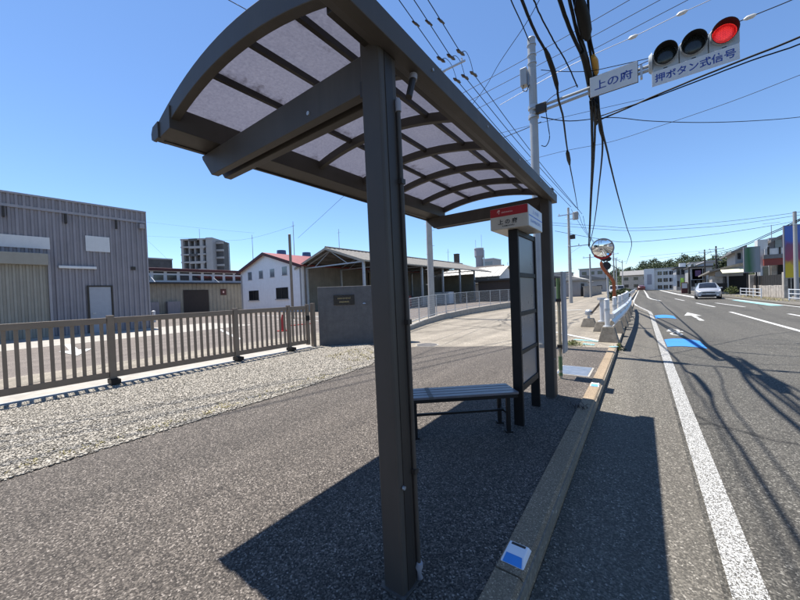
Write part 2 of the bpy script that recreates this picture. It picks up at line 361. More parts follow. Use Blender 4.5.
# ------------------------------------------------------------------ mesh builder
class MB:
    def __init__(s): s.v = []; s.f = []; s.uv = None
    def add(s, vs, fs):
        n = len(s.v); s.v += [tuple(v) for v in vs]; s.f += [tuple(i + n for i in f) for f in fs]; return s
    def box(s, x0, x1, y0, y1, z0, z1):
        return s.add([(x0, y0, z0), (x1, y0, z0), (x1, y1, z0), (x0, y1, z0), (x0, y0, z1), (x1, y0, z1), (x1, y1, z1), (x0, y1, z1)],
                     [(0, 3, 2, 1), (4, 5, 6, 7), (0, 1, 5, 4), (1, 2, 6, 5), (2, 3, 7, 6), (3, 0, 4, 7)])
    def hexa(s, b, t):
        return s.add(list(b) + list(t), [(0, 3, 2, 1), (4, 5, 6, 7), (0, 1, 5, 4), (1, 2, 6, 5), (2, 3, 7, 6), (3, 0, 4, 7)])
    def bar(s, p0, p1, w, h, up=(0, 0, 1)):
        p0 = Vector(p0); p1 = Vector(p1); d = (p1 - p0).normalized(); u = Vector(up)
        a = d.cross(u)
        if a.length < 1e-5: a = d.cross(Vector((1, 0, 0)))
        a.normalize(); b = a.cross(d).normalized(); a = a * w / 2; b = b * h / 2
        return s.hexa([p0 - a - b, p0 + a - b, p0 + a + b, p0 - a + b], [p1 - a - b, p1 + a - b, p1 + a + b, p1 - a + b])
    def cyl(s, p0, p1, r0, r1=None, n=16, cap=True):
        r1 = r0 if r1 is None else r1
        p0 = Vector(p0); p1 = Vector(p1); d = (p1 - p0).normalized()
        a = d.cross(Vector((0, 0, 1)))
        if a.length < 1e-4: a = Vector((1, 0, 0))
        a.normalize(); b = d.cross(a)
        vs = []
        for p, r in ((p0, r0), (p1, r1)):
            for i in range(n):
                t = 2 * math.pi * i / n; vs.append(p + a * (r * math.cos(t)) + b * (r * math.sin(t)))
        fs = [(i, (i + 1) % n, n + (i + 1) % n, n + i) for i in range(n)]
        if cap: fs += [tuple(range(n - 1, -1, -1)), tuple(range(n, 2 * n))]
        return s.add(vs, fs)
    def tube(s, pts, r, n=6):
        pts = [Vector(p) for p in pts]; k = len(pts); rs = r if isinstance(r, (list, tuple)) else [r] * k
        vs = []
        for i, p in enumerate(pts):
            d = (pts[min(i + 1, k - 1)] - pts[max(i - 1, 0)]).normalized()
            a = d.cross(Vector((0, 0, 1)))
            if a.length < 1e-3: a = Vector((1, 0, 0))
            a.normalize(); b = d.cross(a)
            for j in range(n):
                t = 2 * math.pi * j / n; vs.append(p + a * (rs[i] * math.cos(t)) + b * (rs[i] * math.sin(t)))
        fs = []
        for i in range(k - 1):
            for j in range(n): fs.append((i * n + j, i * n + (j + 1) % n, (i + 1) * n + (j + 1) % n, (i + 1) * n + j))
        fs += [tuple(range(n - 1, -1, -1)), tuple(range((k - 1) * n, k * n))]
        return s.add(vs, fs)
    def prism(s, poly, off):
        off = Vector(off); n = len(poly); a = [Vector(p) for p in poly]
        return s.add(a + [p + off for p in a], [tuple(range(n - 1, -1, -1)), tuple(range(n, 2 * n))] + [(i, (i + 1) % n, n + (i + 1) % n, n + i) for i in range(n)])
    def sheet(s, poly, z):
        return s.add([(p[0], p[1], z) for p in poly], [tuple(range(len(poly)))])
    def dome(s, c, r, h, n=16, rings=5, down=False):
        c = Vector(c); vs = []; fs = []
        for i in range(rings):
            t = i / rings * math.pi / 2
            for j in range(n):
                a = 2 * math.pi * j / n; vs.append(c + Vector((r * math.cos(t) * math.cos(a), r * math.cos(t) * math.sin(a), h * math.sin(t))))
        vs.append(c + Vector((0, 0, h)))
        for i in range(rings - 1):
            for j in range(n): fs.append((i * n + j, i * n + (j + 1) % n, (i + 1) * n + (j + 1) % n, (i + 1) * n + j))
        for j in range(n): fs.append(((rings - 1) * n + j, (rings - 1) * n + (j + 1) % n, rings * n))
        return s.add(vs, fs)

def wloc(o):
    l = Vector(o.location)
    while o.parent: o = o.parent; l += Vector(o.location)
    return l
def put(name, mb, m, parent=None, bevel=0.0, smooth=False, uv=False):
    me = bpy.data.meshes.new(name)
    off = wloc(parent) if parent else Vector((0, 0, 0))
    vs = [(v[0] - off.x, v[1] - off.y, v[2] - off.z) for v in mb.v]
    me.from_pydata(vs, [], mb.f); me.update()
    if smooth: me.polygons.foreach_set('use_smooth', [True] * len(me.polygons))
    if uv:
        lay = me.uv_layers.new(name='UVMap')
        for p in me.polygons:
            q = [(0, 0), (1, 0), (1, 1), (0, 1)] if mb.uv is None else None
            for k, li in enumerate(p.loop_indices):
                lay.data[li].uv = q[k % 4] if q else mb.uv[me.loops[li].vertex_index]
    me.materials.append(M[m] if isinstance(m, str) else m)
    o = bpy.data.objects.new(name, me); COL.objects.link(o)
    if parent: o.parent = parent
    if bevel:
        b = o.modifiers.new('bevel', 'BEVEL'); b.width = bevel; b.segments = 2; b.limit_method = 'ANGLE'; b.angle_limit = math.radians(40)
    if smooth:
        try: me.set_sharp_from_angle(angle=math.radians(35))
        except Exception: pass
    return o
def thing(name, loc, label, cat, group=None):
    o = bpy.data.objects.new(name, None); COL.objects.link(o); o.location = loc; o.empty_display_size = .1
    return tag(o, label, cat, group)
def tag(o, label, cat, group=None):
    o['label'] = label; o['category'] = cat
    if group: o['group'] = group
    return o
def struct(o): o['kind'] = 'structure'; return o
def stuff(o): o['kind'] = 'stuff'; return o
def copy_tree(o, parent=None, loc=None):
    c = o.copy(); COL.objects.link(c); c.parent = parent
    if loc is not None: c.location = loc
    for ch in list(o.children): copy_tree(ch, c)
    return c
def text_mb(body, origin, ux, uy, height, width=None, depth=.002, spacing=1.0, bold=0.0):
    """lettering as a mesh: laid from the centre point 'origin' along ux (reading direction) and uy (up)"""
    cu = bpy.data.curves.new('lettering', 'FONT'); cu.body = body; cu.align_x = 'CENTER'; cu.align_y = 'CENTER'
    cu.space_character = spacing; cu.size = 1.0; cu.offset = bold; cu.resolution_u = 3
    o = bpy.data.objects.new('lettering', cu); COL.objects.link(o)
    dg = bpy.context.evaluated_depsgraph_get(); ev = o.evaluated_get(dg); me = ev.to_mesh()
    vs = np.array([v.co[:] for v in me.vertices]); fs = [tuple(p.vertices) for p in me.polygons]
    ev.to_mesh_clear(); bpy.data.objects.remove(o); bpy.data.curves.remove(cu)
    mb = MB()
    if len(vs) == 0: return mb
    lo, hi = vs.min(0), vs.max(0); c = (lo + hi) / 2
    k = height / (hi[1] - lo[1]); kx = k if width is None else width / (hi[0] - lo[0])
    ux = Vector(ux).normalized(); uy = Vector(uy).normalized(); og = Vector(origin); nn = ux.cross(uy) * depth
    mb.add([og + ux * ((v[0] - c[0]) * kx) + uy * ((v[1] - c[1]) * k) + nn for v in vs], fs)
    return mb

# ================================================================== GROUND
GZ = -0.12    # carriageway level; the footway is z = 0
struct(put('ground', MB().sheet([(-900, -400), (900, -400), (900, 1500), (-900, 1500)], -.17), 'earth'))
road = struct(put('road', MB().sheet([(-.49, -150), (7.35, -150), (7.35, 30), (6.75, 45), (6.4, 90), (6.4, 500), (-.75, 500), (-.75, 42), (-.49, 24)], GZ), 'asphalt_road'))
struct(put('road_shoulder', MB().sheet([(-.488, -150), (.30, -150), (.30, 24), (-.45, 34), (-.488, 34)], GZ + .004), 'asphalt_shoulder'))
struct(put('factory_yard', MB().sheet([(-120, -30), (-7.62, -30), (-7.62, 6.5), (-9.2, 12), (-9.6, 90), (-120, 90)], -.010), 'asphalt_yard'))
struct(put('concrete_forecourt', MB().prism([(-10.2, -150, -.156), (-.492, -150, -.156), (-.492, 9.05, -.156), (-.50, 9.06, -.156), (-.52, 34, -.156), (-.8, 44, -.156), (-.8, 130, -.156), (-11.5, 130, -.156)], (0, 0, .150)), 'concrete_apron'))
struct(put('sidewalk', MB().sheet([(-9, -150), (-.645, -150), (-.645, 9.15), (-1.7, 9.0), (-2.68, 8.59), (-5.16, 7.37), (-6.8, 7.1), (-9, 6.0)], 0.0), 'asphalt_walk'))
struct(put('concrete_strip', MB().box(-8.55, -7.72, -14, 6.35, -.05, .014), 'concrete'))
struct(put('yard_apron', MB().sheet([(-24.4, -30), (-18.6, -30), (-18.2, 3.2), (-18.6, 10.5), (-24.4, 10.5)], -.004), M['concrete']))
# far verge and opposite footway
struct(put('far_sidewalk', MB().prism([(7.42, -150, -.16), (13, -150, -.16), (13, 300, -.16), (6.75, 300, -.16), (6.75, 90, -.16), (7.0, 45, -.16), (7.42, 30, -.16)], (0, 0, .11)), 'asphalt_shoulder'))
# gravel bed
GPOLY = [(-4.40, -9), (-4.46, 3.2), (-4.62, 5.1), (-5.25, 6.25), (-6.6, 7.25), (-7.75, 6.35), (-7.72, -9)]
struct(put('gravel_bed', MB().sheet(GPOLY, .005), 'gravel_base'))
def inside(px, py, poly):
    r = np.zeros(len(px), bool); j = len(poly) - 1
    for i in range(len(poly)):
        xi, yi = poly[i]; xj, yj = poly[j]
        c = ((yi > py) != (yj > py)) & (px < (xj - xi) * (py - yi) / (yj - yi + 1e-12) + xi); r ^= c; j = i
    return r
def scatter_stones(n, x0, x1, y0, y1, poly, smin, smax):
    px_ = RNG.uniform(x0, x1, n); py_ = RNG.uniform(y0, y1, n); k = inside(px_, py_, poly); px_, py_ = px_[k], py_[k]; n = len(px_)
    base = np.array([(1, 0, 0), (-1, 0, 0), (0, 1, 0), (0, -1, 0), (0, 0, 1), (0, 0, -1)], float)
    fs = np.array([(0, 2, 4), (2, 1, 4), (1, 3, 4), (3, 0, 4), (2, 0, 5), (1, 2, 5), (3, 1, 5), (0, 3, 5)])
    s = RNG.uniform(smin, smax, n) * RNG.uniform(.7, 1.3, n)
    V = base[None] * RNG.uniform(.6, 1.3, (n, 6, 1)) + RNG.normal(0, .18, (n, 6, 3))
    V[:, :, 2] *= .62
    a = RNG.uniform(0, 6.28, n); ca, sa = np.cos(a)[:, None], np.sin(a)[:, None]
    x, y = V[:, :, 0] * ca - V[:, :, 1] * sa, V[:, :, 0] * sa + V[:, :, 1] * ca
    P = np.stack([x, y, V[:, :, 2]], 2) * s[:, None, None]
    P[:, :, 0] += px_[:, None]; P[:, :, 1] += py_[:, None]; P[:, :, 2] += .006 + s[:, None] * .25
    Fx = (fs[None] + (np.arange(n) * 6)[:, None, None]).reshape(-1, 3)
    return P.reshape(-1, 3), Fx
def np_mesh(name, V, Fx, m, parent=None):
    me = bpy.data.meshes.new(name); me.vertices.add(len(V)); me.vertices.foreach_set('co', V.astype(np.float32).ravel())
    k = Fx.shape[1]
    me.loops.add(len(Fx) * k); me.loops.foreach_set('vertex_index', Fx.astype(np.int32).ravel())
    me.polygons.add(len(Fx)); me.polygons.foreach_set('loop_start', (np.arange(len(Fx)) * k).astype(np.int32)); me.polygons.foreach_set('loop_total', np.full(len(Fx), k, np.int32))
    me.update(calc_edges=True); me.materials.append(M[m]); o = bpy.data.objects.new(name, me); COL.objects.link(o)
    if parent: o.parent = parent
    return o
GP2 = [(p[0] + (.05 if p[0] > -6 else 0), p[1]) for p in GPOLY]
Vs, Fs = scatter_stones(165000, -7.75, -4.3, -1.0, 7.4, GP2, .0045, .0165)
g1 = stuff(np_mesh('gravel', Vs, Fs, 'stone')); Vz, Fz = scatter_stones(1600, -4.62, -4.0, -1.0, 5.4, [(-4.5, -1), (-4.0, -1), (-4.2, 5.4), (-4.6, 5.4)], .004, .011)
keep = RNG.uniform(size=len(Fz) // 8) < np.exp(-(Vz[::6, 0] + 4.5) / .10); kf = np.repeat(keep, 8)
g2 = stuff(np_mesh('stray_gravel', Vz, Fz[kf], 'stone')); tag(g2, 'stray stones scattered on the footway beside the gravel', 'gravel')
tag(g1, 'loose pale crushed stone spread between the gate and the footway', 'gravel')

Vz, Fz = scatter_stones(2600, -.489, -.30, .5, 24.0, [(-.489, .5), (-.30, .5), (-.30, 24), (-.489, 24)], .0025, .007)
keep = RNG.uniform(size=len(Fz) // 8) < np.exp(-(Vz[::6, 0] + .489) / .05); kf = np.repeat(keep, 8); Vz[:, 2] += GZ
g3 = stuff(np_mesh('gutter_grit', Vz, Fz[kf], 'stone')); tag(g3, 'fine grit gathered in the gutter along the kerb', 'grit')
# dry grass along gravel edge, weeds at the kerb end
def tuft(mb, x, y, z, n, h, spread, droop=.5):
    for _ in range(n):
        a = random.uniform(0, 6.28); l = h * random.uniform(.5, 1.1); w = .0035 + .004 * random.random()
        bx, by = x + random.gauss(0, spread), y + random.gauss(0, spread)
        dx, dy = math.cos(a), math.sin(a); px_, py_ = -dy * w, dx * w
        k = droop * random.uniform(.3, 1.2)
        m1 = (bx + dx * l * k * .4, by + dy * l * k * .4, z + l * .6); m2 = (bx + dx * l * k, by + dy * l * k, z + l * (1 - .3 * k))
        mb.add([(bx - px_, by - py_, z), (bx + px_, by + py_, z), (m1[0] + px_, m1[1] + py_, m1[2]), (m1[0] - px_, m1[1] - py_, m1[2]), m2],
               [(0, 1, 2, 3), (3, 2, 4)])
mb = MB()
for i in range(80):
    t = random.uniform(0, 1); y = -.5 + 5.5 * t; x = -4.46 - .03 * t * 5 - abs(random.gauss(0, .12))
    tuft(mb, x, y, .008, random.randint(3, 8), .03, .03, 1.2)
for i in range(60):
    tuft(mb, random.uniform(-6.3, -5.0), random.uniform(5.2, 6.6), .008, 6, .06, .05, 1.0)
tag(stuff(put('dry_grass', mb, 'dry_grass')), 'sparse yellow dry grass along the gravel edge', 'grass')
def leaf_plant(mb, x, y, z, n, r, h):
    for _ in range(n):
        a = random.uniform(0, 6.28); d = abs(random.gauss(0, r)); c = Vector((x + d * math.cos(a), y + d * math.sin(a), z + random.uniform(.01, h) * max(.15, 1 - d / (2.2 * r))))
        u = Vector((random.gauss(0, 1), random.gauss(0, 1), random.gauss(0, .6))).normalized(); w = u.cross(Vector((random.gauss(0, 1), random.gauss(0, 1), 1))).normalized()
        s = random.uniform(.010, .024); mb.add([c - u * s, c + w * s * .5, c + u * s, c - w * s * .5], [(0, 1, 2, 3)])
def weed(px_, py_, n, r, h, label):
    p = on_z(px_, py_, 0); t = thing('weed', p, label, 'weed', None)
    mb = MB(); leaf_plant(mb, p.x, p.y, 0, n, r, h); put('leaves', mb, 'weed', t)
    mb = MB(); tuft(mb, p.x, p.y, 0, 26, h * 1.1, r * .6, .8); put('stems', mb, 'dry_grass', t)
weed(573, 345, 650, .16, .14, 'low spreading weed at the forecourt joint behind the shelter')
p_ = on_z(619, 350, GZ)
t = thing('weed', (p_.x, p_.y, GZ), 'green weed sprouting at the end of the kerb', 'weed'); mb = MB()
leaf_plant(mb, p_.x, p_.y, GZ, 380, .08, .2); put('leaves', mb, 'weed', t); mb = MB(); tuft(mb, p_.x, p_.y, GZ, 24, .2, .05, .8); put('stems', mb, 'dry_grass', t)
p_ = on_z(364, 335, 0)
t = thing('weed', (p_.x, p_.y, 0), 'tall thin weed at the foot of the grey name wall', 'weed'); mb = MB()
for k in range(6): leaf_plant(mb, p_.x + random.gauss(0, .05), p_.y + random.gauss(0, .05), .07 * k, 40, .07, .09)
put('leaves', mb, 'weed', t); mb = MB(); tuft(mb, p_.x, p_.y, 0, 16, .5, .05, .2); put('stems', mb, 'dry_grass', t)
t = thing('weed', (-.52, 4.42, 0), 'withered brown weed lying on the shaded kerb', 'weed'); mb = MB()
tuft(mb, -.62, 4.40, .012, 22, .07, .05, 1.6); put('stems', mb, 'brown_door', t)

# kerb
kerb = bpy.data.objects.new('kerb', None); COL.objects.link(kerb); struct(kerb)
def kerb_stone(y0, y1, drop=0.0):
    a, b, c = -.645, -.490, .014
    sec = [(a, -.16), (b, -.16), (b - .004, c - .03), (b - .022, c - .006), (b - .03, c), (a + .004, c), (a, c - .004)]
    return MB().prism([(x, y0 + .006, z) for x, z in sec], (0, y1 - y0 - .012, -drop))
first = None
y = 1.62 - 2.0 * 26
k = 0
while y < 9.0:
    if abs(y + 2.0 - 9.62) < .01: y1 = 9.12
    else: y1 = y + 2.0
    put('kerb_stone', kerb_stone(y, min(y1, 9.12)), 'kerb', kerb, smooth=False); y = y1
# kerb markers
def marker(px_, py_, label, s=1.0):
    p = on_z(px_, py_, .014); p.x = -.575
    t = thing('kerb_marker', (p.x, p.y, .014), label, 'marker')
    w, l, h = .062 * s, .078 * s, .026
    mb = MB().hexa([(p.x - w, p.y - l, .014), (p.x + w, p.y - l, .014), (p.x + w, p.y + l, .014), (p.x - w, p.y + l, .014)],
                   [(p.x - w * .8, p.y - l * .35, .014 + h), (p.x + w * .8, p.y - l * .35, .014 + h), (p.x + w * .8, p.y + l * .8, .014 + h), (p.x - w * .8, p.y + l * .8, .014 + h)])
    put('body', mb, 'white_pad', t, bevel=.004)
    a = Vector((p.x - w * .8, p.y - l * .97, .017)); b = Vector((p.x + w * .8, p.y - l * .97, .017)); c = Vector((p.x + w * .66, p.y - l * .42, .014 + h + .001)); d = Vector((p.x - w * .66, p.y - l * .42, .014 + h + .001))
    put('reflector', MB().add([a, b, c, d], [(0, 1, 2, 3)]), 'blue_pad', t)
    put('edge_tape', MB().box(p.x - w * .6, p.x + w * .6, p.y + l * .5, p.y + l * .72, .014 + h - .002, .014 + h + .0015), 'bronze_dark', t)
marker(517, 556, 'white and blue reflector pad fixed on the shaded kerb')
marker(593, 385, 'small blue reflector pad on the sunlit yellowish kerb', .95)

# steel plate and manholes
t = thing('drain_cover', (-.98, 6.35, 0), 'flat steel drain cover plate beside the kerb past the shelter', 'cover')
q = [on_z(558, 366, .006), on_z(591, 367.5, .006), on_z(587, 376, .006), on_z(558, 373.5, .006)]
X0, X1, Y0, Y1 = -1.20, -.735, 6.05, 6.72
put('frame', MB().box(X0 - .03, X1 + .03, Y0 - .03, Y1 + .03, -.02, .005), 'concrete', t)
put('plate', MB().box(X0, X1, Y0, Y1, 0, .011), 'steel_plate', t, bevel=.003)
p = on_z(427, 345, 0)
mb = MB().cyl((p.x, p.y, -.02), (p.x, p.y, .006), .33, n=32)
t = thing('manhole_cover', (p.x, p.y, 0), 'round iron manhole cover in the forecourt pavement', 'manhole')
put('ring', mb, 'concrete', t); put('lid', MB().cyl((p.x, p.y, -.02), (p.x, p.y, .010), .29, n=32), 'manhole', t)

# ------------------------------------------------------------------ road markings
def stripe(name, pts, w, m='paint_white', z=GZ + .009):
    pts = [Vector((p[0], p[1])) for p in pts]; mb = MB(); vs = []
    for i, p in enumerate(pts):
        d = (pts[min(i + 1, len(pts) - 1)] - pts[max(i - 1, 0)]).normalized(); n = Vector((d.y, -d.x))
        vs += [(p.x - n.x * w / 2, p.y - n.y * w / 2, z), (p.x + n.x * w / 2, p.y + n.y * w / 2, z)]
    mb.add(vs, [(2 * i, 2 * i + 1, 2 * i + 3, 2 * i + 2) for i in range(len(pts) - 1)])
    return struct(put(name, mb, m))
stripe('edge_line', [(.405, -150), (.405, 12), (.405, 22.5), (.36, 24.3), (.12, 27), (-.30, 31.5)], .148)
stripe('edge_line', [(-.30, 31.5), (-.6, 36), (-.66, 42), (-.60, 160)], .15, 'paint_white_far')
for a, b, x0, x1 in ((14.0, 24.1, 3.86, 3.74), (29.0, 35.1, 3.80, 3.52), (2.0, 9.0, 3.9, 3.9), (-12, -4, 3.9, 3.9), (-28, -20, 3.9, 3.9), (-44, -36, 3.9, 3.9), (40, 46, 3.2, 2.9)):
    stripe('lane_line', [(x0, a), (x1, b)], .15, 'paint_white_far')
for a, b, x0, x1 in ((16.5, 22.7, 5.52, 5.44), (28.8, 34.7, 5.12, 4.60)):
    stripe('lane_line', [(x0, a), (x1, b)], .15, 'paint_white_far')
stripe('edge_line', [(7.18, -150), (7.2, 26), (7.22, 28.5), (7.05, 33), (6.78, 40), (6.45, 50), (6.2, 75), (6.2, 200)], .16, 'paint_white_far')
stripe('lane_line', [(.72, 52), (.75, 70), (.78, 140), (.78, 300)], .22, 'paint_white_far')
stripe('lane_line', [(1.5, 40.5), (.95, 46), (.72, 52)], .18, 'paint_white_far')
stripe('median_line', [(4.9, 48), (4.47, 68), (4.36, 160), (4.36, 300)], .5, 'paint_white_far')
def poly_mark(name, poly, m, z=GZ + .0095): return struct(put(name, MB().sheet(poly, z), m))
def chevron(y0, y1, x0, x1, lead):
    xm = (x0 + x1) / 2
    n = 8; top = []; bot = []
    for i in range(n + 1):
        s = i / n; x = x0 + (x1 - x0) * s; e = lead * (1 - (2 * s - 1) ** 2)
        bot.append((x, y0 + e * .6)); top.append((x, y1 + e))
    return bot + top[::-1]
poly_mark('cycle_marking', chevron(10.55, 11.9, .50, 1.24, .35), 'paint_blue')
poly_mark('cycle_marking', chevron(19.3, 21.0, .52, 1.26, .7), 'paint_blue')
# white bicycle pictogram between the two blue fields
bk = MB(); cx, cy = .86, 13.9
for yy in (-.55, .55):
    vs = []; fs = []
    for i in range(16):
        a = 2 * math.pi * i / 16
        vs += [(cx + .16 * math.cos(a), cy + yy + .38 * math.sin(a), GZ + .0095), (cx + .10 * math.cos(a), cy + yy + .26 * math.sin(a), GZ + .0095)]
    fs = [(2 * i, (2 * i + 2) % 32, (2 * i + 3) % 32, 2 * i + 1) for i in range(16)]
    bk.add(vs, fs)
bk.add([(cx + .02, cy - .5, GZ + .0097), (cx + .09, cy - .5, GZ + .0097), (cx + .13, cy + .5, GZ + .0097), (cx + .06, cy + .5, GZ + .0097)], [(0, 1, 2, 3)])
bk.add([(cx - .2, cy + .1, GZ + .0099), (cx + .22, cy + .1, GZ + .0099), (cx + .22, cy + .28, GZ + .0099), (cx - .2, cy + .28, GZ + .0099)], [(0, 1, 2, 3)])
struct(put('cycle_marking', bk, 'paint_white_far'))
ax = 2.02
poly_mark('arrow_marking', [(ax - .075, 18.4), (ax + .075, 18.4), (ax + .075, 19.6), (ax - .075, 19.6)], 'paint_white_far')
poly_mark('arrow_marking', [(ax - .075, 19.9), (ax + .075, 19.9), (ax + .075, 21.3), (ax + .30, 21.2), (ax - .02, 23.6), (ax - .34, 21.2), (ax - .075, 21.3)], 'paint_white_far')
# right-hand cycle tint strips, forecourt lines, yard arrows
poly_mark('cycle_marking', [(6.45, 30), (7.0, 30), (6.7, 40), (6.3, 40)], 'paint_cyan', GZ + .008)
stripe('forecourt_line', [(-2.35, 11.9), (-1.93, 11.38), (-.95, 10.25)], .16, 'paint_white_far', .002)
stripe('forecourt_line', [(-1.55, 10.3), (-.95, 10.15)], .14, 'paint_cyan', .004)
stripe('forecourt_line', [(-1.25, 9.55), (-.98, 9.5)], .16, 'paint_cyan', .004)
stripe('forecourt_line', [(-.62, 9.22), (-.50, 9.35)], .12, 'paint_cyan', .016)
stripe('forecourt_line', [(-6.5, 22), (-3.2, 24.5)], .3, 'paint_white_far', .002)
q1, q2 = on_z(58, 342, 0), on_z(72, 358, 0)
stripe('yard_arrow', [(-18.2, 2.55), (-15.4, 2.30)], .22, 'paint_white_far', .001)
poly_mark('yard_arrow', [(-15.6, 1.95), (-15.4, 2.75), (-13.6, 2.08)], 'paint_white_far', .003)
stripe('yard_line', [(-18.0, 8.2), (-12.2, 6.3)], .16, 'paint_white_far', .001)
stripe('yard_line', [(-22, 14), (-12, 13)], .16, 'paint_white_far', .001)
stripe('yard_line', [(-30, 17), (-14, 16.5)], .3, 'paint_white_far', .001)

# ================================================================== BUS SHELTER
SY0, SY1 = .92, 4.90            # roof ends
XR, XF = -2.88, -.90            # rear (gutter) and front (road side) roof edges
def ztilt(y): return .010 * (y - 1.2)
def arc_z(x):                   # top line of the arched roof
    c = (XR + XF) / 2; h = (XF - XR) / 2; t = (x - c) / h
    return 2.745 + .185 * (1 - t * t)
sh = thing('bus_shelter', (-1.0, 3.0, 0), 'dark bronze bus shelter with arched smoked roof panels on two columns', 'bus shelter')
def column(x0, x1, y0, y1, zt):
    return MB().box(x0, x1, y0, y1, -.05, zt)
def lean_box(x0, x1, y0, y1, z0, z1, k):
    return MB().hexa([(x0 - k * z0, y0, z0), (x1 - k * z0, y0, z0), (x1 - k * z0, y1, z0), (x0 - k * z0, y1, z0)], [(x0 - k * z1, y0, z1), (x1 - k * z1, y0, z1), (x1 - k * z1, y1, z1), (x0 - k * z1, y1, z1)])
LK = .009
for y0, y1, lk in ((1.215, 1.352, LK), (4.645, 4.83, 0.0)):
    c = put('column', lean_box(-1.064, -.944, y0, y1, -.05, 2.735, lk), 'bronze', sh, bevel=.012)
    put('groove_strip', lean_box(-.9445, -.9405, y0 + .04, y1 - .04, 0, 2.62, lk), 'bronze_dark', c)
    put('base_sealant', MB().box(-1.078, -.930, y0 - .014, y1 + .014, -.01, .006), 'manhole', c)
    put('bolt', MB().cyl((-.944, y0 + .03, .52), (-.932, y0 + .03, .52), .009, n=8), 'galv', c)
# conduit on the near column
c = put('conduit', MB().tube([(-.932, 1.338, .06), (-.932 - LK * 2.42, 1.338, 2.42)], .011, 10), 'bronze', sh, smooth=True)
put('conduit_cap', MB().tube([(-.932, 1.338, .02), (-.932, 1.338, .075), (-.925, 1.336, .10)], [.018, .020, .015], 12), 'tower', c, smooth=True)
put('conduit_cap', MB().tube([(-.953, 1.338, 2.36), (-.9535, 1.338, 2.41), (-.954, 1.338, 2.425)], [.015, .015, .010], 12), 'tower', c, smooth=True)
for z in (.55, 1.3, 2.0): put('clip', MB().box(-.946 - LK * z, -.918 - LK * z, 1.322, 1.353, z, z + .025), 'bronze_dark', c)
c2 = put('conduit', MB().tube([(-.955, 1.44, 2.48), (-.95, 1.48, 2.60)], .018, 10), 'bronze_dark', sh, smooth=True)
put('conduit_cap', MB().tube([(-.95, 1.478, 2.585), (-.95, 1.485, 2.615), (-.95, 1.487, 2.625)], [.022, .022, .012], 12), 'tower', c2, smooth=True)
# paired cantilever beams, slanted at the rear end
for ya, zb, zt in ((1.225, 2.450, 2.635), (4.655, 2.515, 2.685)):
    for k, (dy, w) in enumerate(((0, .055), (.10, .055))):
        y0 = ya + dy
        sec = [(-1.064, zb), (-2.70, zb), (-2.84, zt - .03), (-2.85, zt), (-1.064, zt)]
        b = put('beam', MB().prism([(x, y0, z) for x, z in sec], (0, w, 0)), 'bronze', sh, bevel=.004)
    put('beam_tie', MB().box(-2.55, -1.08, ya + .056, ya + .099, zt - .05, zt - .02), 'bronze_dark', sh)
    put('knee_bracket', MB().box(-1.10, -1.0645, ya - .004, ya + .16, zb - .02, zb + .06), 'bronze_dark', sh, bevel=.003)
    put('bolt', MB().cyl((-1.5, ya - .006, zb + .05), (-1.5, ya + .002, zb + .05), .012, n=8), 'galv', sh)
for yy in (1.6, 2.4, 3.2, 4.0, 4.6): put('screw', MB().cyl((XF + .001, yy, 2.68), (XF + .008, yy, 2.68), .008, n=8), 'galv', sh)
# front (road side) beam and rear gutter
def ybar(x0, x1, z0, z1, y0=SY0, y1=SY1):
    a, b = ztilt(y0) * 0, ztilt(y1) * 0
    return MB().box(x0, x1, y0, y1, z0, z1)
put('front_beam', MB().prism([(XF, SY0 - .02, 2.622), (XF + .002, SY0 - .02, 2.735), (XF - .05, SY0 - .02, 2.752), (XF - .11, SY0 - .02, 2.752), (XF - .11, SY0 - .02, 2.640), (XF - .06, SY0 - .02, 2.622)], (0, SY1 - SY0 + .045, 0)), 'bronze', sh, bevel=.004)
put('front_rail', MB().box(XF - .155, XF - .112, SY0 + .06, SY1 - .02, 2.655, 2.745), 'bronze_dark', sh, bevel=.003)
gz = 2.645
gsec = [(XR + .04, gz), (XR + .30, gz + .012), (XR + .305, gz + .168), (XR + .27, gz + .168), (XR + .02, gz + .095), (XR - .005, gz + .055), (XR, gz + .02)]
put('gutter', MB().prism([(x, SY0 - .01, z) for x, z in gsec], (0, SY1 - SY0 - .05, .035)), 'bronze', sh, bevel=.003)
put('gutter_slot', MB().box(XR + .07, XR + .09, SY0 + .03, SY1 - .2, gz - .003, gz + .012), 'bronze_dark', sh)
put('gutter_end_cap', MB().prism([(x, SY0 - .022, z) for x, z in [(XR + .035, gz - .006), (XR + .12, gz - .002), (XR + .12, gz + .115), (XR + .02, gz + .105), (XR - .012, gz + .06), (XR - .006, gz + .016)]], (0, .02, 0)), 'bronze', sh, bevel=.003)
# arches
def arch(y0, w, x0, x1, up, dn, n=18):
    mb = MB(); vs = []
    for i in range(n + 1):
        x = x0 + (x1 - x0) * i / n; z = arc_z(x) + ztilt(y0)
        vs += [(x, y0, z - dn), (x, y0 + w, z - dn), (x, y0 + w, z + up), (x, y0, z + up)]
    fs = []
    for i in range(n):
        for j in range(4): fs.append((4 * i + j, 4 * i + (j + 1) % 4, 4 * i + 4 + (j + 1) % 4, 4 * i + 4 + j))
    fs += [(3, 2, 1, 0), (4 * n, 4 * n + 1, 4 * n + 2, 4 * n + 3)]
    return mb.add(vs, fs)
AY = [SY0 + .645 * i for i in range(7)]; AY[-1] = 4.79
for i, ay in enumerate(AY):
    if i == 0: put('gable_arch', arch(ay, .055, XR + .04, XF - .02, .012, .115), 'bronze', sh, bevel=.004)
    elif i == 6: put('gable_arch', arch(ay, .05, XR + .06, XF - .02, .012, .105), 'bronze', sh, bevel=.004)
    else: put('rafter', arch(ay, .045, XR + .2, XF - .1, -.030, .100), 'bronze', sh, bevel=.003)
BX = [-2.56, -2.13, -1.72, -1.31, -1.02]
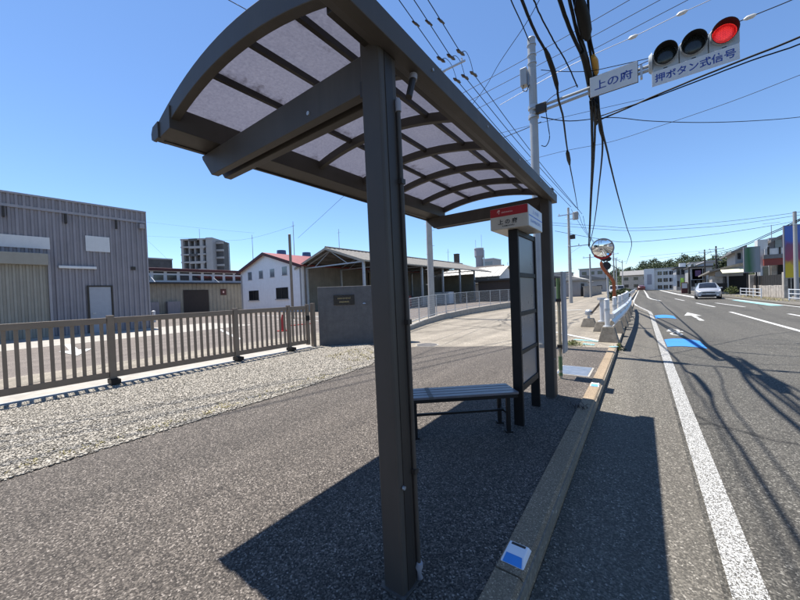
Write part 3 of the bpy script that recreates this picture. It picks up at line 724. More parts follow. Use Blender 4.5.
for bx in BX[1:4]:
    z0 = arc_z(bx)
    put('purlin', MB().hexa([(bx - .013, AY[0] + .05, z0 - .064), (bx + .013, AY[0] + .05, z0 - .064), (bx + .013, AY[6], z0 - .064 + .035), (bx - .013, AY[6], z0 - .064 + .035)],
                            [(bx - .013, AY[0] + .05, z0 - .026), (bx + .013, AY[0] + .05, z0 - .026), (bx + .013, AY[6], z0 - .026 + .035), (bx - .013, AY[6], z0 - .026 + .035)]), 'bronze_dark', sh)
for i in range(6):
    for j in range(4):
        x0 = BX[j] - (.10 if j == 0 else 0); x1 = BX[j + 1] + (.06 if j == 3 else 0)
        mb = MB(); mb.uv = []; vs = []; n = 4; fs = []
        for k in range(n + 1):
            x = x0 + (x1 - x0) * k / n; z = arc_z(x) + .010 * (AY[i] - 1.2) - .022
            low = (k / n) if j < 2 else 1 - k / n
            z2 = z + .010 * (AY[i + 1] - AY[i])
            vs += [(x + .001, AY[i] + .01, z), (x + .001, AY[i + 1] + .0095, z2), (x + .001, AY[i] + .01, z + .004), (x + .001, AY[i + 1] + .0095, z2 + .004)]
            mb.uv += [(0, low), (1, low), (0, low), (1, low)]
        for k in range(n):
            a = 4 * k; fs += [(a, a + 4, a + 5, a + 1), (a + 2, a + 3, a + 7, a + 6)]
        mb.add(vs, fs); mb.uv = mb.uv
        put('roof_panel', mb, 'panel', sh, smooth=True, uv=True)

# ================================================================== BUS STOP SIGN
sg = thing('bus_stop_sign', (-1.09, 3.9, 0), 'bus stop sign with red and cream name box on a black framed notice panel', 'bus stop sign')
PX0, PX1 = -1.135, -1.035
for y0, y1 in ((3.53, 3.575), (4.225, 4.27)):
    put('post', MB().box(PX0, PX1, y0, y1, -.03, 2.10), 'black_metal', sh if False else sg, bevel=.004)
for z0, z1 in ((2.04, 2.098), (1.59, 1.64), (1.17, 1.215), (.755, .80), (.36, .43)):
    put('rail', MB().box(PX0 + .006, PX1 - .006, 3.575, 4.225, z0, z1), 'black_metal', sg, bevel=.003)
for z0, z1 in ((.43, .755), (.80, 1.17), (1.215, 1.59), (1.64, 2.04)):
    put('pane', MB().box(PX0 + .02, PX1 - .02, 3.576, 4.224, z0 + .001, z1 - .001), 'pane', sg)
bxx = (-1.295, -.900, 3.45, 4.02, 2.100, 2.325)
sb = put('name_box', MB().box(*bxx), 'sign_box', sg, bevel=.006)
put('red_band', MB().box(bxx[0] + .004, bxx[1] - .004, 3.4475, 3.4495, 2.235, 2.321), 'sign_red', sb)
xc = (bxx[0] + bxx[1]) / 2
put('lettering', text_mb('上 の 府', (xc - .012, 3.449, 2.176), (1, 0, 0), (0, 0, 1), .055, .20, .0012, bold=.022), 'sign_text', sb)
put('lettering', text_mb('KAMINOFU', (xc - .005, 3.449, 2.132), (1, 0, 0), (0, 0, 1), .015, .125, .0012, bold=.01), 'sign_text', sb)
# logo mark and small wordmark on the red band
lg = MB()
for i in range(12):
    a0, a1 = math.pi * .25 + i * .2, math.pi * .25 + (i + 1) * .2
    lg.add([(xc - .10 + r * math.cos(a) * .7, 3.4468, 2.278 + r * math.sin(a)) for a, r in ((a0, .026), (a1, .026), (a1, .018), (a0, .018))], [(0, 1, 2, 3)])
lg.add([(xc - .104, 3.4467, 2.262), (xc - .098, 3.4467, 2.262), (xc - .094, 3.4467, 2.296), (xc - .100, 3.4467, 2.296)], [(0, 1, 2, 3)])
put('emblem', lg, 'sign_grey_text', sb)
put('lettering', text_mb('nishitetsu', (xc - .015, 3.4475, 2.277), (1, 0, 0), (0, 0, 1), .017, .115, .0008), 'sign_grey_text', sb)
put('side_face', MB().box(-.8995, -.8975, 3.458, 4.012, 2.106, 2.319), 'plate_white', sb)
put('blue_line', MB().box(-.8972, -.8966, 3.465, 4.005, 2.208, 2.220), 'sign_blue2', sb)
put('lettering', text_mb('上の府', (-.897, 3.735, 2.268), (0, 1, 0), (0, 0, 1), .045, .26, .0006), 'sign_blue2', sb)
put('lettering', text_mb('KAMINOFU', (-.897, 3.735, 2.165), (0, 1, 0), (0, 0, 1), .034, .40, .0006), 'sign_blue2', sb)

# ================================================================== BENCH
u = Vector((.759, .651, 0)).normalized(); w = Vector((-u.y, u.x, 0))
o0 = Vector((-1.846, 2.638, 0)) - u * .10
L_, D_ = 1.19, .335
bn = thing('bench', o0 + u * L_ / 2 + w * D_ / 2, 'small slatted bench with dark steel legs standing under the shelter', 'bench')
def bp(a, b, z): return o0 + u * a + w * b + Vector((0, 0, z))
nsl = 4; sw = (D_ - .012 * (nsl - 1)) / nsl
for i in range(nsl):
    c = (sw + .012) * i + sw / 2
    s_ = put('slat', MB().bar(bp(0, c, .408), bp(L_, c, .408), sw, .024), 'slat', bn, bevel=.004)
    put('tape_band', MB().bar(bp(.27, c, .4095), bp(.315, c, .4095), sw + .002, .025), 'slat_patch', s_)
for b in (.02, D_ - .02):
    put('side_rail', MB().bar(bp(.01, b, .378), bp(L_ - .01, b, .378), .03, .034), 'black_metal', bn, bevel=.003)
for a in (.13, L_ - .10):
    put('cross_rail', MB().bar(bp(a, .02, .376), bp(a, D_ - .02, .376), .035, .03), 'black_metal', bn)
    for b in (.045, D_ - .045):
        l = put('leg', MB().bar(bp(a, b, .365), bp(a, b, .012), .042, .035, up=u), 'black_metal', bn, bevel=.003)
        put('foot', MB().bar(bp(a - .035, b, .008), bp(a + .035, b, .008), .06, .016), 'black_metal', l)
    put('cross_rail', MB().bar(bp(a, .045, .19), bp(a, D_ - .045, .19), .022, .022), 'black_metal', bn)
put('stretcher', MB().bar(bp(.13, D_ / 2, .19), bp(L_ - .10, D_ / 2, .19), .028, .022), 'black_metal', bn)

# ================================================================== TIMETABLE POST
p = on_z(561, 378.5, 0)
tt = thing('timetable_post', p, 'weathered post wound with green tape carrying a slim notice panel beyond the shelter', 'post')
put('post', MB().cyl((p.x, p.y, -.02), (p.x, p.y, 1.62), .026, n=12), 'post_beige', tt, smooth=True)
for z0, z1 in ((.05, .10), (.14, .36), (1.28, 1.62)):
    put('tape_wrap', MB().cyl((p.x, p.y, z0), (p.x, p.y, z1), .029, n=12), 'tape_green', tt, smooth=True)
pn = put('notice_panel', MB().box(p.x + .045, p.x + .075, p.y - .06, p.y + .24, .42, 1.72), 'grey_render', tt, bevel=.005)
put('sheet', MB().box(p.x + .0755, p.x + .078, p.y - .03, p.y + .21, .6, 1.62), 'tower', pn)
for z in (.5, 1.24): put('clamp', MB().box(p.x - .035, p.x + .05, p.y - .035, p.y + .035, z, z + .05), 'bronze_dark', tt)

# ================================================================== TRAFFIC SIGNAL
PXS, PYS = -2.058, 8.68
ts = thing('traffic_signal', (PXS, PYS, 0), 'pale grey pole with long arm holding a red lit three lamp traffic signal', 'traffic signal')
put('pole', MB().tube([(PXS, PYS, -.05), (PXS, PYS, 4), (PXS, PYS, 7.66)], [.105, .100, .092], 20), 'pole_paint', ts, smooth=True)
put('pole_cap', MB().dome((PXS, PYS, 7.655), .096, .05), 'pole_paint', ts, smooth=True)
put('base_collar', MB().cyl((PXS, PYS, -.02), (PXS, PYS, .10), .15, .14, n=20), 'concrete', ts)
YS = PYS - .15
for z in (5.90, 5.78):
    put('arm', MB().tube([(PXS, PYS - .1, z), (PXS + .2, YS + .06, z), (1.35, YS + .06, z + (.06 if z > 5.85 else .12))], .032, 10), 'pole_paint', ts, smooth=True)
for z in (5.97, 5.74):
    put('clamp', MB().cyl((PXS, PYS, z - .04), (PXS, PYS, z + .04), .125, n=20), 'galv', ts)
put('arm_bracket', MB().box(PXS + .08, PXS + .32, YS, YS + .12, 5.74, 5.95), 'bronze_dark', ts, bevel=.01)
put('junction_box', MB().box(PXS - .27, PXS - .11, PYS - .12, PYS + .06, 6.55, 6.98), 'pole_paint', ts, bevel=.015)
put('cable_loop', MB().tube([(PXS - .19, PYS - .1, 6.55), (PXS - .21, PYS - .12, 6.42), (PXS - .12, PYS - .12, 6.36), (PXS - .05, PYS - .12, 6.5)], .012, 6), 'cable', ts, smooth=True)
for z in (7.5, 7.25, 7.05): put('strap', MB().cyl((PXS, PYS, z - .015), (PXS, PYS, z + .015), .108, n=18), 'galv', ts)
# three lamp housing
hx0, hx1, hz0, hz1 = .27, 1.515, 5.69, 6.165
pitch = (hx1 - hx0) / 3
for i in range(3):
    x0 = hx0 + pitch * i + .004; x1 = x0 + pitch - .008; xm = (x0 + x1) / 2; zm = (hz0 + hz1) / 2 + .02
    h = put('lamp_housing', MB().prism([(x0 + .03, YS - .10, hz0), (x1 - .03, YS - .10, hz0), (x1, YS - .10, hz0 + .03), (x1, YS - .10, hz1 - .12), (x1 - .1, YS - .10, hz1), (x0 + .1, YS - .10, hz1), (x0, YS - .10, hz1 - .12), (x0, YS - .10, hz0 + .03)], (0, .19, 0)), 'housing', ts, bevel=.015)
    n = 28; R = .175
    # hood: open visor tube, longer above than below
    vs = []; fs = []
    for rr in (R + .006, R - .002):
        for j in range(n):
            a = 2 * math.pi * j / n; ln = .06 + .13 * (0.5 + 0.5 * math.sin(a)) ** .7
            vs += [(xm + rr * math.cos(a), YS - .09, zm + rr * math.sin(a)), (xm + (rr + .004) * math.cos(a), YS - .09 - ln, zm + (rr + .004) * math.sin(a) - .02 * ln)]
    for q in range(2):
        for j in range(n):
            a = 2 * n * q + 2 * j; b = 2 * n * q + 2 * ((j + 1) % n); fs.append((a, b, b + 1, a + 1) if q == 0 else (a, a + 1, b + 1, b))
    for j in range(n):
        a = 2 * j + 1; b = 2 * ((j + 1) % n) + 1; fs.append((a, b, 2 * n + b, 2 * n + a))
    hood = put('visor', MB().add(vs, fs), 'visor', h, smooth=True)
    if True:   # pale outer skin of the hood
        vs2 = []
        for j in range(n):
            a = 2 * math.pi * j / n; ln = .06 + .13 * (0.5 + 0.5 * math.sin(a)) ** .7
            for rr in (R + .009, R + .015):
                pass
            vs2 += [(xm + (R + .009) * math.cos(a), YS - .088, zm + (R + .009) * math.sin(a)), (xm + (R + .013) * math.cos(a), YS - .088 - ln, zm + (R + .013) * math.sin(a) - .02 * ln)]
        put('visor_skin', MB().add(vs2, [(2 * j, 2 * j + 1, 2 * ((j + 1) % n) + 1, 2 * ((j + 1) % n)) for j in range(n)]), 'housing', h, smooth=True)
    # lens: shallow convex disc facing the traffic
    lv = [(xm, YS - .135, zm)]; lf = []
    for ring, (rr, yy) in enumerate(((.08, -.131), (.14, -.121), (.168, -.108))):
        for j in range(n):
            a = 2 * math.pi * j / n; lv.append((xm + rr * math.cos(a), YS + yy, zm + rr * math.sin(a)))
    for j in range(n): lf.append((0, 1 + (j + 1) % n, 1 + j))
    for ring in range(2):
        for j in range(n):
            a = 1 + ring * n + j; b = 1 + ring * n + (j + 1) % n; lf.append((a, b, b + n, a + n))
    ln_ = put('lens', MB().add(lv, lf), 'led' if i == 2 else 'lens_dark', h, smooth=True)
    if i == 2: ln_['label'] = 'red lamp glowing'
    put('latch', MB().box(xm - .03, xm + .03, YS - .115, YS - .098, hz0 - .01, hz0 + .025), 'bronze_dark', h)
sidecap = put('end_cap', MB().cyl((hx0 + .004, YS, 5.93), (hx0 - .05, YS, 5.93), .20, .15, n=20), 'housing', ts, smooth=True)
pa = put('name_plate', MB().box(.262, 1.50, YS - .13, YS - .118, 5.405, 5.688), 'plate_white', ts, bevel=.003)
put('lettering', text_mb('押ボタン式信号', (.881, YS - .1305, 5.548), (1, 0, 0), (0, 0, 1), .165, 1.14, .0015, bold=.019), 'sign_blue', pa)
pb = put('name_plate', MB().box(-.815, .038, YS - .03, YS - .016, 5.655, 6.085), 'plate_white', ts, bevel=.003)
put('border', MB().box(-.825, .048, YS - .0155, YS - .008, 5.645, 6.095), 'bronze_dark', pb)
put('lettering', text_mb('上の府', (-.388, YS - .0305, 5.868), (1, 0, 0), (0, 0, 1), .205, .68, .0015, bold=.014), 'sign_blue', pb)
for x in (-.6, -.15, .1): put('plate_clamp', MB().box(x - .02, x + .02, YS - .005, YS + .10, 5.73, 5.99), 'galv', ts)

# ================================================================== SLIDING GATE
GX = -7.85
gt = thing('sliding_gate', (GX, 3, 0), 'long brown bar gate on rollers between gravel and factory yard', 'gate')
posts = [-5.2, -2.9, -.6, 1.66, 3.95, 5.42, 6.05]
for i, y in enumerate(posts):
    pw = .05 if i < 5 else .04
    c = put('post', MB().box(GX - .05, GX + .05, y - pw, y + pw, .10, 1.275), 'gate', gt, bevel=.004)
    if i < 6:
        r = put('roller_box', MB().box(GX - .06, GX + .20, y - .07, y + .07, .035, .12), 'black_metal', gt, bevel=.004)
        put('wheel', MB().cyl((GX - .02, y - .02, .055), (GX + .02, y - .02, .055), .045, n=14), 'black_metal', r)
put('post', MB().box(GX - .06, GX + .06, 6.20, 6.30, 0, 1.30), 'gate', gt, bevel=.004)
bar_mesh = None
for a, b in zip(posts[:-1], posts[1:]):
    put('top_rail', MB().box(GX - .03, GX + .03, a + .052, b - .052, 1.13, 1.235), 'gate', gt, bevel=.004)
    put('bottom_rail', MB().box(GX - .03, GX + .03, a + .052, b - .052, .14, .25), 'gate', gt, bevel=.004)
    n = max(3, int(round((b - a) / .128)))
    for k in range(1, n):
        y = a + (b - a) * k / n
        if bar_mesh is None:
            o = put('bar', MB().box(GX - .016, GX + .016, y - .024, y + .024, .2505, 1.1295), 'gate', gt)
            bar_mesh = o; bar_y = y
        else:
            o = bar_mesh.copy(); COL.objects.link(o); o.location = (0, y - bar_y, 0)
put('latch', MB().box(GX + .03, GX + .055, 5.98, 6.10, .80, .95), 'black_metal', gt)
put('ground_rail', MB().box(GX - .02, GX + .02, -8, 6.2, .0145, .028), 'galv', gt)

# ================================================================== NAME WALL
A = Vector((-7.80, 6.42, 0)); Bv = Vector((-6.40, 7.80, 0)); d = (Bv - A).normalized(); nrm = Vector((d.y, -d.x, 0))
nw_ = thing('name_wall', (A + Bv) / 2, 'dark grey concrete wall with black name plaque beside the gate', 'wall')
put('wall', MB().prism([A - Vector((0, 0, .05)), A + d * 2.6 - Vector((0, 0, .05)), A + d * 2.6 - nrm * .25 - Vector((0, 0, .05)), A - nrm * .25 - Vector((0, 0, .05))], (0, 0, 1.82)), 'wall_grey', nw_, bevel=.012)
c = A + d * .78 + nrm * .012 + Vector((0, 0, 1.36))
def wall_rect(c, w, h, t):
    mb = MB(); a = c - d * w / 2 - Vector((0, 0, h / 2)) - nrm * t; return mb.prism([a, a + d * w, a + d * w + Vector((0, 0, h)), a + Vector((0, 0, h))], nrm * t * 2)
pq = put('plaque', wall_rect(c, .62, .30, .018), 'plaque', nw_, bevel=.003)
for dz, wd in ((.05, .40), (-.06, .30)):
    for k in range(8):
        x = -wd / 2 + wd * (k + .5) / 8
        mb = MB(); q = c + d * x + Vector((0, 0, dz)) + nrm * .019
        mb.add([q - d * .016 - Vector((0, 0, .02)), q + d * .010 - Vector((0, 0, .02)), q + d * .016 + Vector((0, 0, .018)), q - d * .012 + Vector((0, 0, .02))], [(0, 1, 2, 3)])
        put('raised_letter', mb, 'gold', pq)
lp = A + d * 1.38 + nrm * .02 + Vector((0, 0, 1.22))
put('intercom_light', MB().dome(lp, .05, .03, 10, 3), 'white_paint', nw_, smooth=True)

# ================================================================== LOW WALL WITH MESH FENCE
path = [Vector((-7.3, 9.6, 0)), Vector((-7.62, 10.95, 0)), Vector((-8.2, 13.0, 0)), Vector((-8.75, 15.5, 0)), Vector((-9.1, 20, 0)), Vector((-9.0, 25.8, 0)), Vector((-8.9, 32, 0)), Vector((-8.9, 40, 0))]
tops = [.14, .16, .22, .28, .36, .44, .46, .46]
lw = thing('retaining_wall', path[3], 'low pale concrete upstand wall curving along the forecourt', 'wall')
vs = []; fs = []
for i, p in enumerate(path):
    dd = (path[min(i + 1, 7)] - path[max(i - 1, 0)]).normalized(); nn = Vector((-dd.y, dd.x, 0)) * .2
    vs += [p + Vector((0, 0, -.1)), p + nn + Vector((0, 0, -.1)), p + nn + Vector((0, 0, tops[i])), p + Vector((0, 0, tops[i]))]
for i in range(7):
    for j in range(4): fs.append((4 * i + j, 4 * i + (j + 1) % 4, 4 * i + 4 + (j + 1) % 4, 4 * i + 4 + j))
fs += [(0, 1, 2, 3), (31, 30, 29, 28)]
put('upstand', MB().add(vs, fs), 'concrete', lw)
mf = thing('mesh_fence', path[3], 'grey steel mesh fence standing on the low concrete wall', 'fence')
def along(s):
    acc = 0
    for i in range(7):
        l = (path[i + 1] - path[i]).length
        if acc + l >= s or i == 6:
            t = (s - acc) / l; return path[i].lerp(path[i + 1], t), tops[i] + (tops[i + 1] - tops[i]) * t, (path[i + 1] - path[i]).normalized()
        acc += l
S = .3; pts = []
while S < 29: 
    p, tz, dd = along(S); nn = Vector((-dd.y, dd.x, 0)) * .1; pts.append((p + nn, tz)); S += 1.35 if S < 8 else 2.0
for p, tz in pts: put('post', MB().cyl(p + Vector((0, 0, tz - .02)), p + Vector((0, 0, tz + 1.12)), .022, n=8), 'galv', mf, smooth=True)
for (p, tz), (q, t2) in zip(pts[:-1], pts[1:]):
    for h in (1.10, .12): put('rail', MB().bar(p + Vector((0, 0, tz + h)), q + Vector((0, 0, t2 + h)), .03, .03), 'galv', mf)
    mb = MB(); n = 9
    for k in range(1, n): mb.bar(p + Vector((0, 0, tz + .12 + .98 * k / n)), q + Vector((0, 0, t2 + .12 + .98 * k / n)), .006, .006)
    nv = int((q - p).length / .12)
    for k in range(1, nv):
        a = p.lerp(q, k / nv); za = tz + (t2 - tz) * k / nv; mb.bar(a + Vector((0, 0, za + .12)), a + Vector((0, 0, za + 1.1)), .006, .006)
    stuff(put('mesh', mb, 'galv', mf))

# ================================================================== UTILITY POLES
def u_pole(x, y, h, r, label, m='conc_pole', arms=(), steps=True, group=None, lean=0):
    t = thing('utility_pole', (x, y, 0), label, 'utility pole', group)
    put('shaft', MB().tube([(x, y, -.1), (x + lean, y, h)], [r, r * .6], 16), m, t, smooth=True)
    for z, x0, x1 in arms:
        a = put('crossarm', MB().bar((x0, y - r - .03, z), (x1, y - r - .03, z), .075, .075), 'galv', t)
        for k in range(3):
            xx = x0 + (x1 - x0) * (k + .15) / 2.3
            put('insulator', MB().tube([(xx, y - r - .03, z + .03), (xx, y - r - .03, z + .09), (xx, y - r - .03, z + .12), (xx, y - r - .03, z + .2)], [.02, .05, .03, .045], 8), 'ceramic', a, smooth=True)
        put('brace', MB().bar((x, y - r, z - .7), (x0 + (x1 - x0) * .62 if abs(x1 - x) > abs(x0 - x) else x1 + (x0 - x1) * .62, y - r - .03, z - .03), .04, .012), 'galv', t)
    if steps:
        for k in range(int((h - 2) / .45)):
            z = 2 + .45 * k; s = 1 if k % 2 else -1
            put('step_bolt', MB().cyl((x, y, z), (x + s * (r + .13), y, z), .01, n=6), 'galv', t)
    return t
NPX, NPY = -10.0, 16.7
up1 = u_pole(NPX, NPY, 15.2, .20, 'tall concrete utility pole with long crossarm behind the mesh fence', arms=((13.75, NPX - .2, -7.25), (12.2, NPX - .9, NPX + .9)))
FPX, FPY = -5.55, 35.7
up2 = u_pole(FPX, FPY, 9.3, .17, 'concrete utility pole with transformer beyond the white guard rail', arms=((8.6, FPX - .9, FPX + .9), (5.48, FPX - .1, -3.75)))
tr = put('transformer', MB().cyl((FPX + .62, FPY - .1, 8.05), (FPX + .62, FPY - .1, 8.7), .26, n=16), 'grey_render', up2, smooth=True)
put('transformer_lid', MB().dome((FPX + .62, FPY - .1, 8.7), .27, .08), 'grey_render', up2, smooth=True)
put('bracket', MB().bar((FPX, FPY - .1, 8.15), (FPX + .62, FPY - .1, 8.15), .06, .06), 'galv', up2)
put('switch_box', MB().box(FPX + .15, FPX + .55, FPY - .3, FPY, 6.2, 6.6), 'bronze_dark', up2, bevel=.02)
def far_pole(px_, py_base, py_top, Y, label, m='conc_pole', arms=1, z0=0.0, r=None):
    p = on_y(px_, py_base, Y); tpt = on_y(px_, py_top, Y)
    h = tpt.z; r = r or .16
    al = tuple((h - .5 - .9 * k, p.x - .9 + .2 * k, p.x + .9 - .2 * k) for k in range(arms))
    return u_pole(p.x, Y, h, r, label, m, al, steps=False)
far_pole(591, 298, 254, 56, 'concrete utility pole before the grey garages down the road')
far_pole(614.5, 295, 251.5, 78, 'grey utility pole with twin crossarms down the left roadside', arms=2)
far_pole(617, 294, 258, 100, 'slender far utility pole on the left roadside', arms=1)
far_pole(623, 292, 260, 120, 'far utility pole near the wooded hill foot', arms=1)
far_pole(705.5, 291, 249.5, 83.5, 'dark utility pole outside the grey shop', 'bronze_dark', arms=1)
pr = far_pole(717, 292, 246, 72, 'dark utility pole with wide crossarms beside the tiled house', 'bronze_dark', arms=2)
# grey lamp-type pole by the right guard fence
p = on_z(797, 297, -.05); p = Vector((9.1, 36.9, -.05)); q = on_x(797, 292, 9.1)
PR = on_y(796.5, 280, 37.3)
t = thing('steel_pole', (PR.x, 37.3, -.05), 'plain grey steel pole beside the coloured billboard', 'pole')
zt = on_y(795.5, 212, 37.3).z
put('shaft', MB().tube([(PR.x, 37.3, -.1), (PR.x - .03, 37.3, zt)], [.13, .10], 14), 'grey_render', t, smooth=True)
put('cap', MB().dome((PR.x - .03, 37.3, zt), .105, .06), 'bronze_dark', t, smooth=True)
put('strap', MB().cyl((PR.x - .02, 37.3, zt - .95), (PR.x - .02, 37.3, zt - .88), .115, n=14), 'galv', t)

# ================================================================== OVERHEAD CABLES
def pw(spec):
    out = []
    for x, y, k, v in spec:
        out.append(on_y(x, y, v) if k == 'Y' else on_z(x, y, v) if k == 'z' else Vector((x, y, v)))
    return out
def smooth_path(P, n=6):
    R_ = []
    for i in range(len(P) - 1):
        p0 = P[max(i - 1, 0)]; p1 = P[i]; p2 = P[i + 1]; p3 = P[min(i + 2, len(P) - 1)]
        for k in range(n):
            t = k / n
            R_.append(.5 * ((2 * p1) + (p2 - p0) * t + (2 * p0 - 5 * p1 + 4 * p2 - p3) * t * t + (3 * p1 - p0 - 3 * p2 + p3) * t ** 3))
    R_.append(P[-1]); return R_
def cable(spec, r, label, m='cable', cat='cable', group=None, wob=0.0, name='overhead_cable', sub=6):
    back = [Vector((q[0], q[1], q[3])) for q in spec if q[2] == 'w']; spec = [q for q in spec if q[2] != 'w']
    P = smooth_path(pw(spec), sub) if len(spec) > 2 else pw(spec)
    if back: P = [back[0]] + [back[k].lerp((back + [P[0]])[k + 1], t) for k in range(len(back)) for t in (.25, .5, .75, 1.0)][:-1] + P
    if wob: P = [p + Vector((random.gauss(0, wob), 0, random.gauss(0, wob))) for p in P]
    if len(P) == 2:
        a, b = P; P = [a.lerp(b, k / 12) for k in range(13)]
        sag = (a - b).length * .008
        P = [p - Vector((0, 0, sag * 4 * (k / 12) * (1 - k / 12))) for k, p in enumerate(P)]
    return tag(put(name, MB().tube(P, r, 6), m, smooth=True), label, cat, group)
G1 = 'thick cable bundle along the road'
LB = 'thick black telephone cable in the bundle above the road edge'
cable([(-.9, -24, 'w', 8.0), (-.85, -8, 'w', 7.1), (548, -40, 'z', 6.75), (561, 4, 'z', 6.7), (572, 34, 'z', 6.65), (582, 56, 'z', 6.6), (588, 80, 'z', 6.55), (591, 105, 'Y', 9.3), (592, 125, 'Y', 10.8), (592, 165, 'Y', 14.8), (590.5, 200, 'Y', 21.5), (588.5, 246, 'Y', 35.7)], .036, LB, group=G1, wob=.0015)
cable([(-.7, -24, 'w', 8.1), (-.68, -8, 'w', 7.2), (560, -40, 'z', 6.8), (570.5, 4, 'z', 6.75), (578, 36, 'z', 6.7), (585, 55, 'z', 6.66), (590, 80, 'z', 6.62), (594, 105, 'Y', 9.4), (595, 130, 'Y', 11.1), (593.5, 165, 'Y', 15.2), (591.5, 200, 'Y', 21.8), (589.5, 246, 'Y', 35.7)], .030, LB, group=G1, wob=.0015)
cable([(-.55, -24, 'w', 8.2), (-.56, -8, 'w', 7.3), (564, -40, 'z', 6.9), (575, 4, 'z', 6.85), (581, 36, 'z', 6.8), (588, 60, 'z', 6.72), (593, 85, 'z', 6.66), (597, 108, 'Y', 9.7), (600, 130, 'Y', 11.3), (602.5, 148, 'Y', 13.2), (598.5, 190, 'Y', 19.6), (594, 225, 'Y', 29), (589, 246, 'Y', 35.7)], .028, LB, group=G1, wob=.0015)
cable([(-.4, -24, 'w', 8.2), (-.45, -8, 'w', 7.3), (572, -40, 'z', 6.95), (580, 0, 'z', 6.9), (589, 45, 'z', 6.85), (594, 75, 'z', 6.75), (598.5, 108, 'Y', 9.8), (603, 134, 'Y', 11.8), (607, 150, 'Y', 13.6), (612, 172, 'Y', 16.7), (620, 203, 'Y', 23.5), (627, 228, 'Y', 32), (631.5, 242, 'Y', 40), (630, 252, 'Y', 52), (626, 264, 'Y', 95)], .030, 'black cable leaving the bundle and sweeping over the carriageway', group=None, wob=.001)
cable([(-.2, -24, 'w', 8.2), (-.3, -8, 'w', 7.3), (586, -40, 'z', 6.95), (588, 0, 'z', 6.9), (590, 36, 'z', 6.86), (594, 56, 'z', 6.8), (597, 80, 'z', 6.72), (599, 108, 'Y', 9.8)], .022, LB, group=G1)
# splice closure, yellow cover, lashed sleeves
P = pw([(578.5, -3, 'z', 6.78), (580, 6, 'z', 6.78), (583.5, 18, 'z', 6.76), (586, 32, 'z', 6.74), (587.5, 39, 'z', 6.72)])
tag(put('splice_closure', MB().tube(P, [.05, .105, .115, .11, .05], 14), 'cable', smooth=True), 'large black splice closure hanging in the cable bundle', 'splice closure')
P = pw([(593, 56, 'z', 6.6), (595, 61, 'z', 6.6), (596, 68, 'z', 6.6), (596.5, 73, 'z', 6.6)])
tag(put('cable_cover', MB().tube(P, [.04, .065, .065, .05], 10), 'yellow', smooth=True), 'yellow guard cover clipped round the cable bundle', 'cable cover')
P = pw([(582, 52, 'z', 6.58), (588, 72, 'z', 6.55), (592, 92, 'z', 6.5), (594.5, 108, 'z', 6.45), (596, 124, 'z', 6.42)])
tag(put('cable_lashing', MB().tube(P, [.04, .075, .085, .075, .05], 10), 'cable', smooth=True), 'fat black lashing where the cables gather above the sign', 'cable sleeve')
# second road-edge cable that passes the signal arm
cable([(-1.5, -24, 'w', 7.2), (-1.4, -8, 'w', 6.1), (512, -28, 'z', 5.6), (523, 3, 'z', 5.6), (536, 34, 'z', 5.62), (546, 52, 'z', 5.66), (556, 78, 'z', 5.72), (558.5, 100, 'Y', 8.0), (563, 117, 'Y', 9.2), (566, 140, 'Y', 11.2), (570, 166, 'Y', 15.0), (574.5, 190, 'Y', 21.5), (578, 210, 'Y', 35.7)], .022, 'black cable passing just beside the signal pole arm', wob=.0015)
P = pw([(545, 49, 'z', 5.65), (548, 56, 'z', 5.67), (553, 70, 'z', 5.7), (556.5, 84, 'z', 5.73), (557.2, 89, 'z', 5.74)])
tag(put('cable_sleeve', MB().tube(P, [.025, .042, .046, .042, .025], 10), 'cable', smooth=True), 'long black splice sleeve beside the signal pole', 'cable sleeve')
P = pw([(567.2, 151, 'Y', 12.4), (567.6, 153, 'Y', 12.6), (568.8, 160, 'Y', 13.6), (569.6, 164.5, 'Y', 14.4)])
tag(put('cable_sleeve', MB().tube(P, [.03, .06, .065, .035], 10), 'cable', smooth=True), 'short black splice block low on the hanging cable', 'cable sleeve')
cable([(-1.4, -24, 'w', 7.6), (-1.35, -8, 'w', 6.6), (527, -20, 'z', 6.2), (534, 0, 'z', 6.2), (541, 17, 'z', 6.2), (548, 30, 'z', 6.2), (556, 45, 'z', 6.15), (564, 58, 'z', 6.1), (571, 72, 'z', 6.05), (577.5, 87, 'Y', 8.53)], .013, 'thin twisted black cable looping down onto the signal arm', wob=.002)
cable([(-2.2, -24, 'w', 8.5), (-2.1, -8, 'w', 7.6), (505, -20, 'Y', 6.2), (511, 0, 'Y', 6.6), (521, 22, 'Y', 7.6), (529, 41, 'Y', 8.62)], .012, 'black service wire reaching the top of the signal pole')
cable([(541, 70, 'Y', 8.66), (565, 71.5, 'Y', 8.8), (590, 71, 'Y', 9.0), (615, 66, 'Y', 9.2), (650, 58, 'Y', 9.4)], .008, 'thin black span wire tied between signal pole and bundle', 'wire')
cable([(541, 108, 'Y', 8.55), (553, 96, 'Y', 8.5), (570, 88, 'Y', 8.5), (578, 85, 'Y', 8.5)], .008, 'thin black lead strung along above the signal arm')
cable([(545, 106, 'Y', 8.5), (548, 125, 'Y', 8.5), (549.5, 138, 'Y', 8.5), (546, 146, 'Y', 8.55), (541.5, 145.5, 'Y', 8.6)], .010, 'short looped lead hanging from the signal arm clamp')
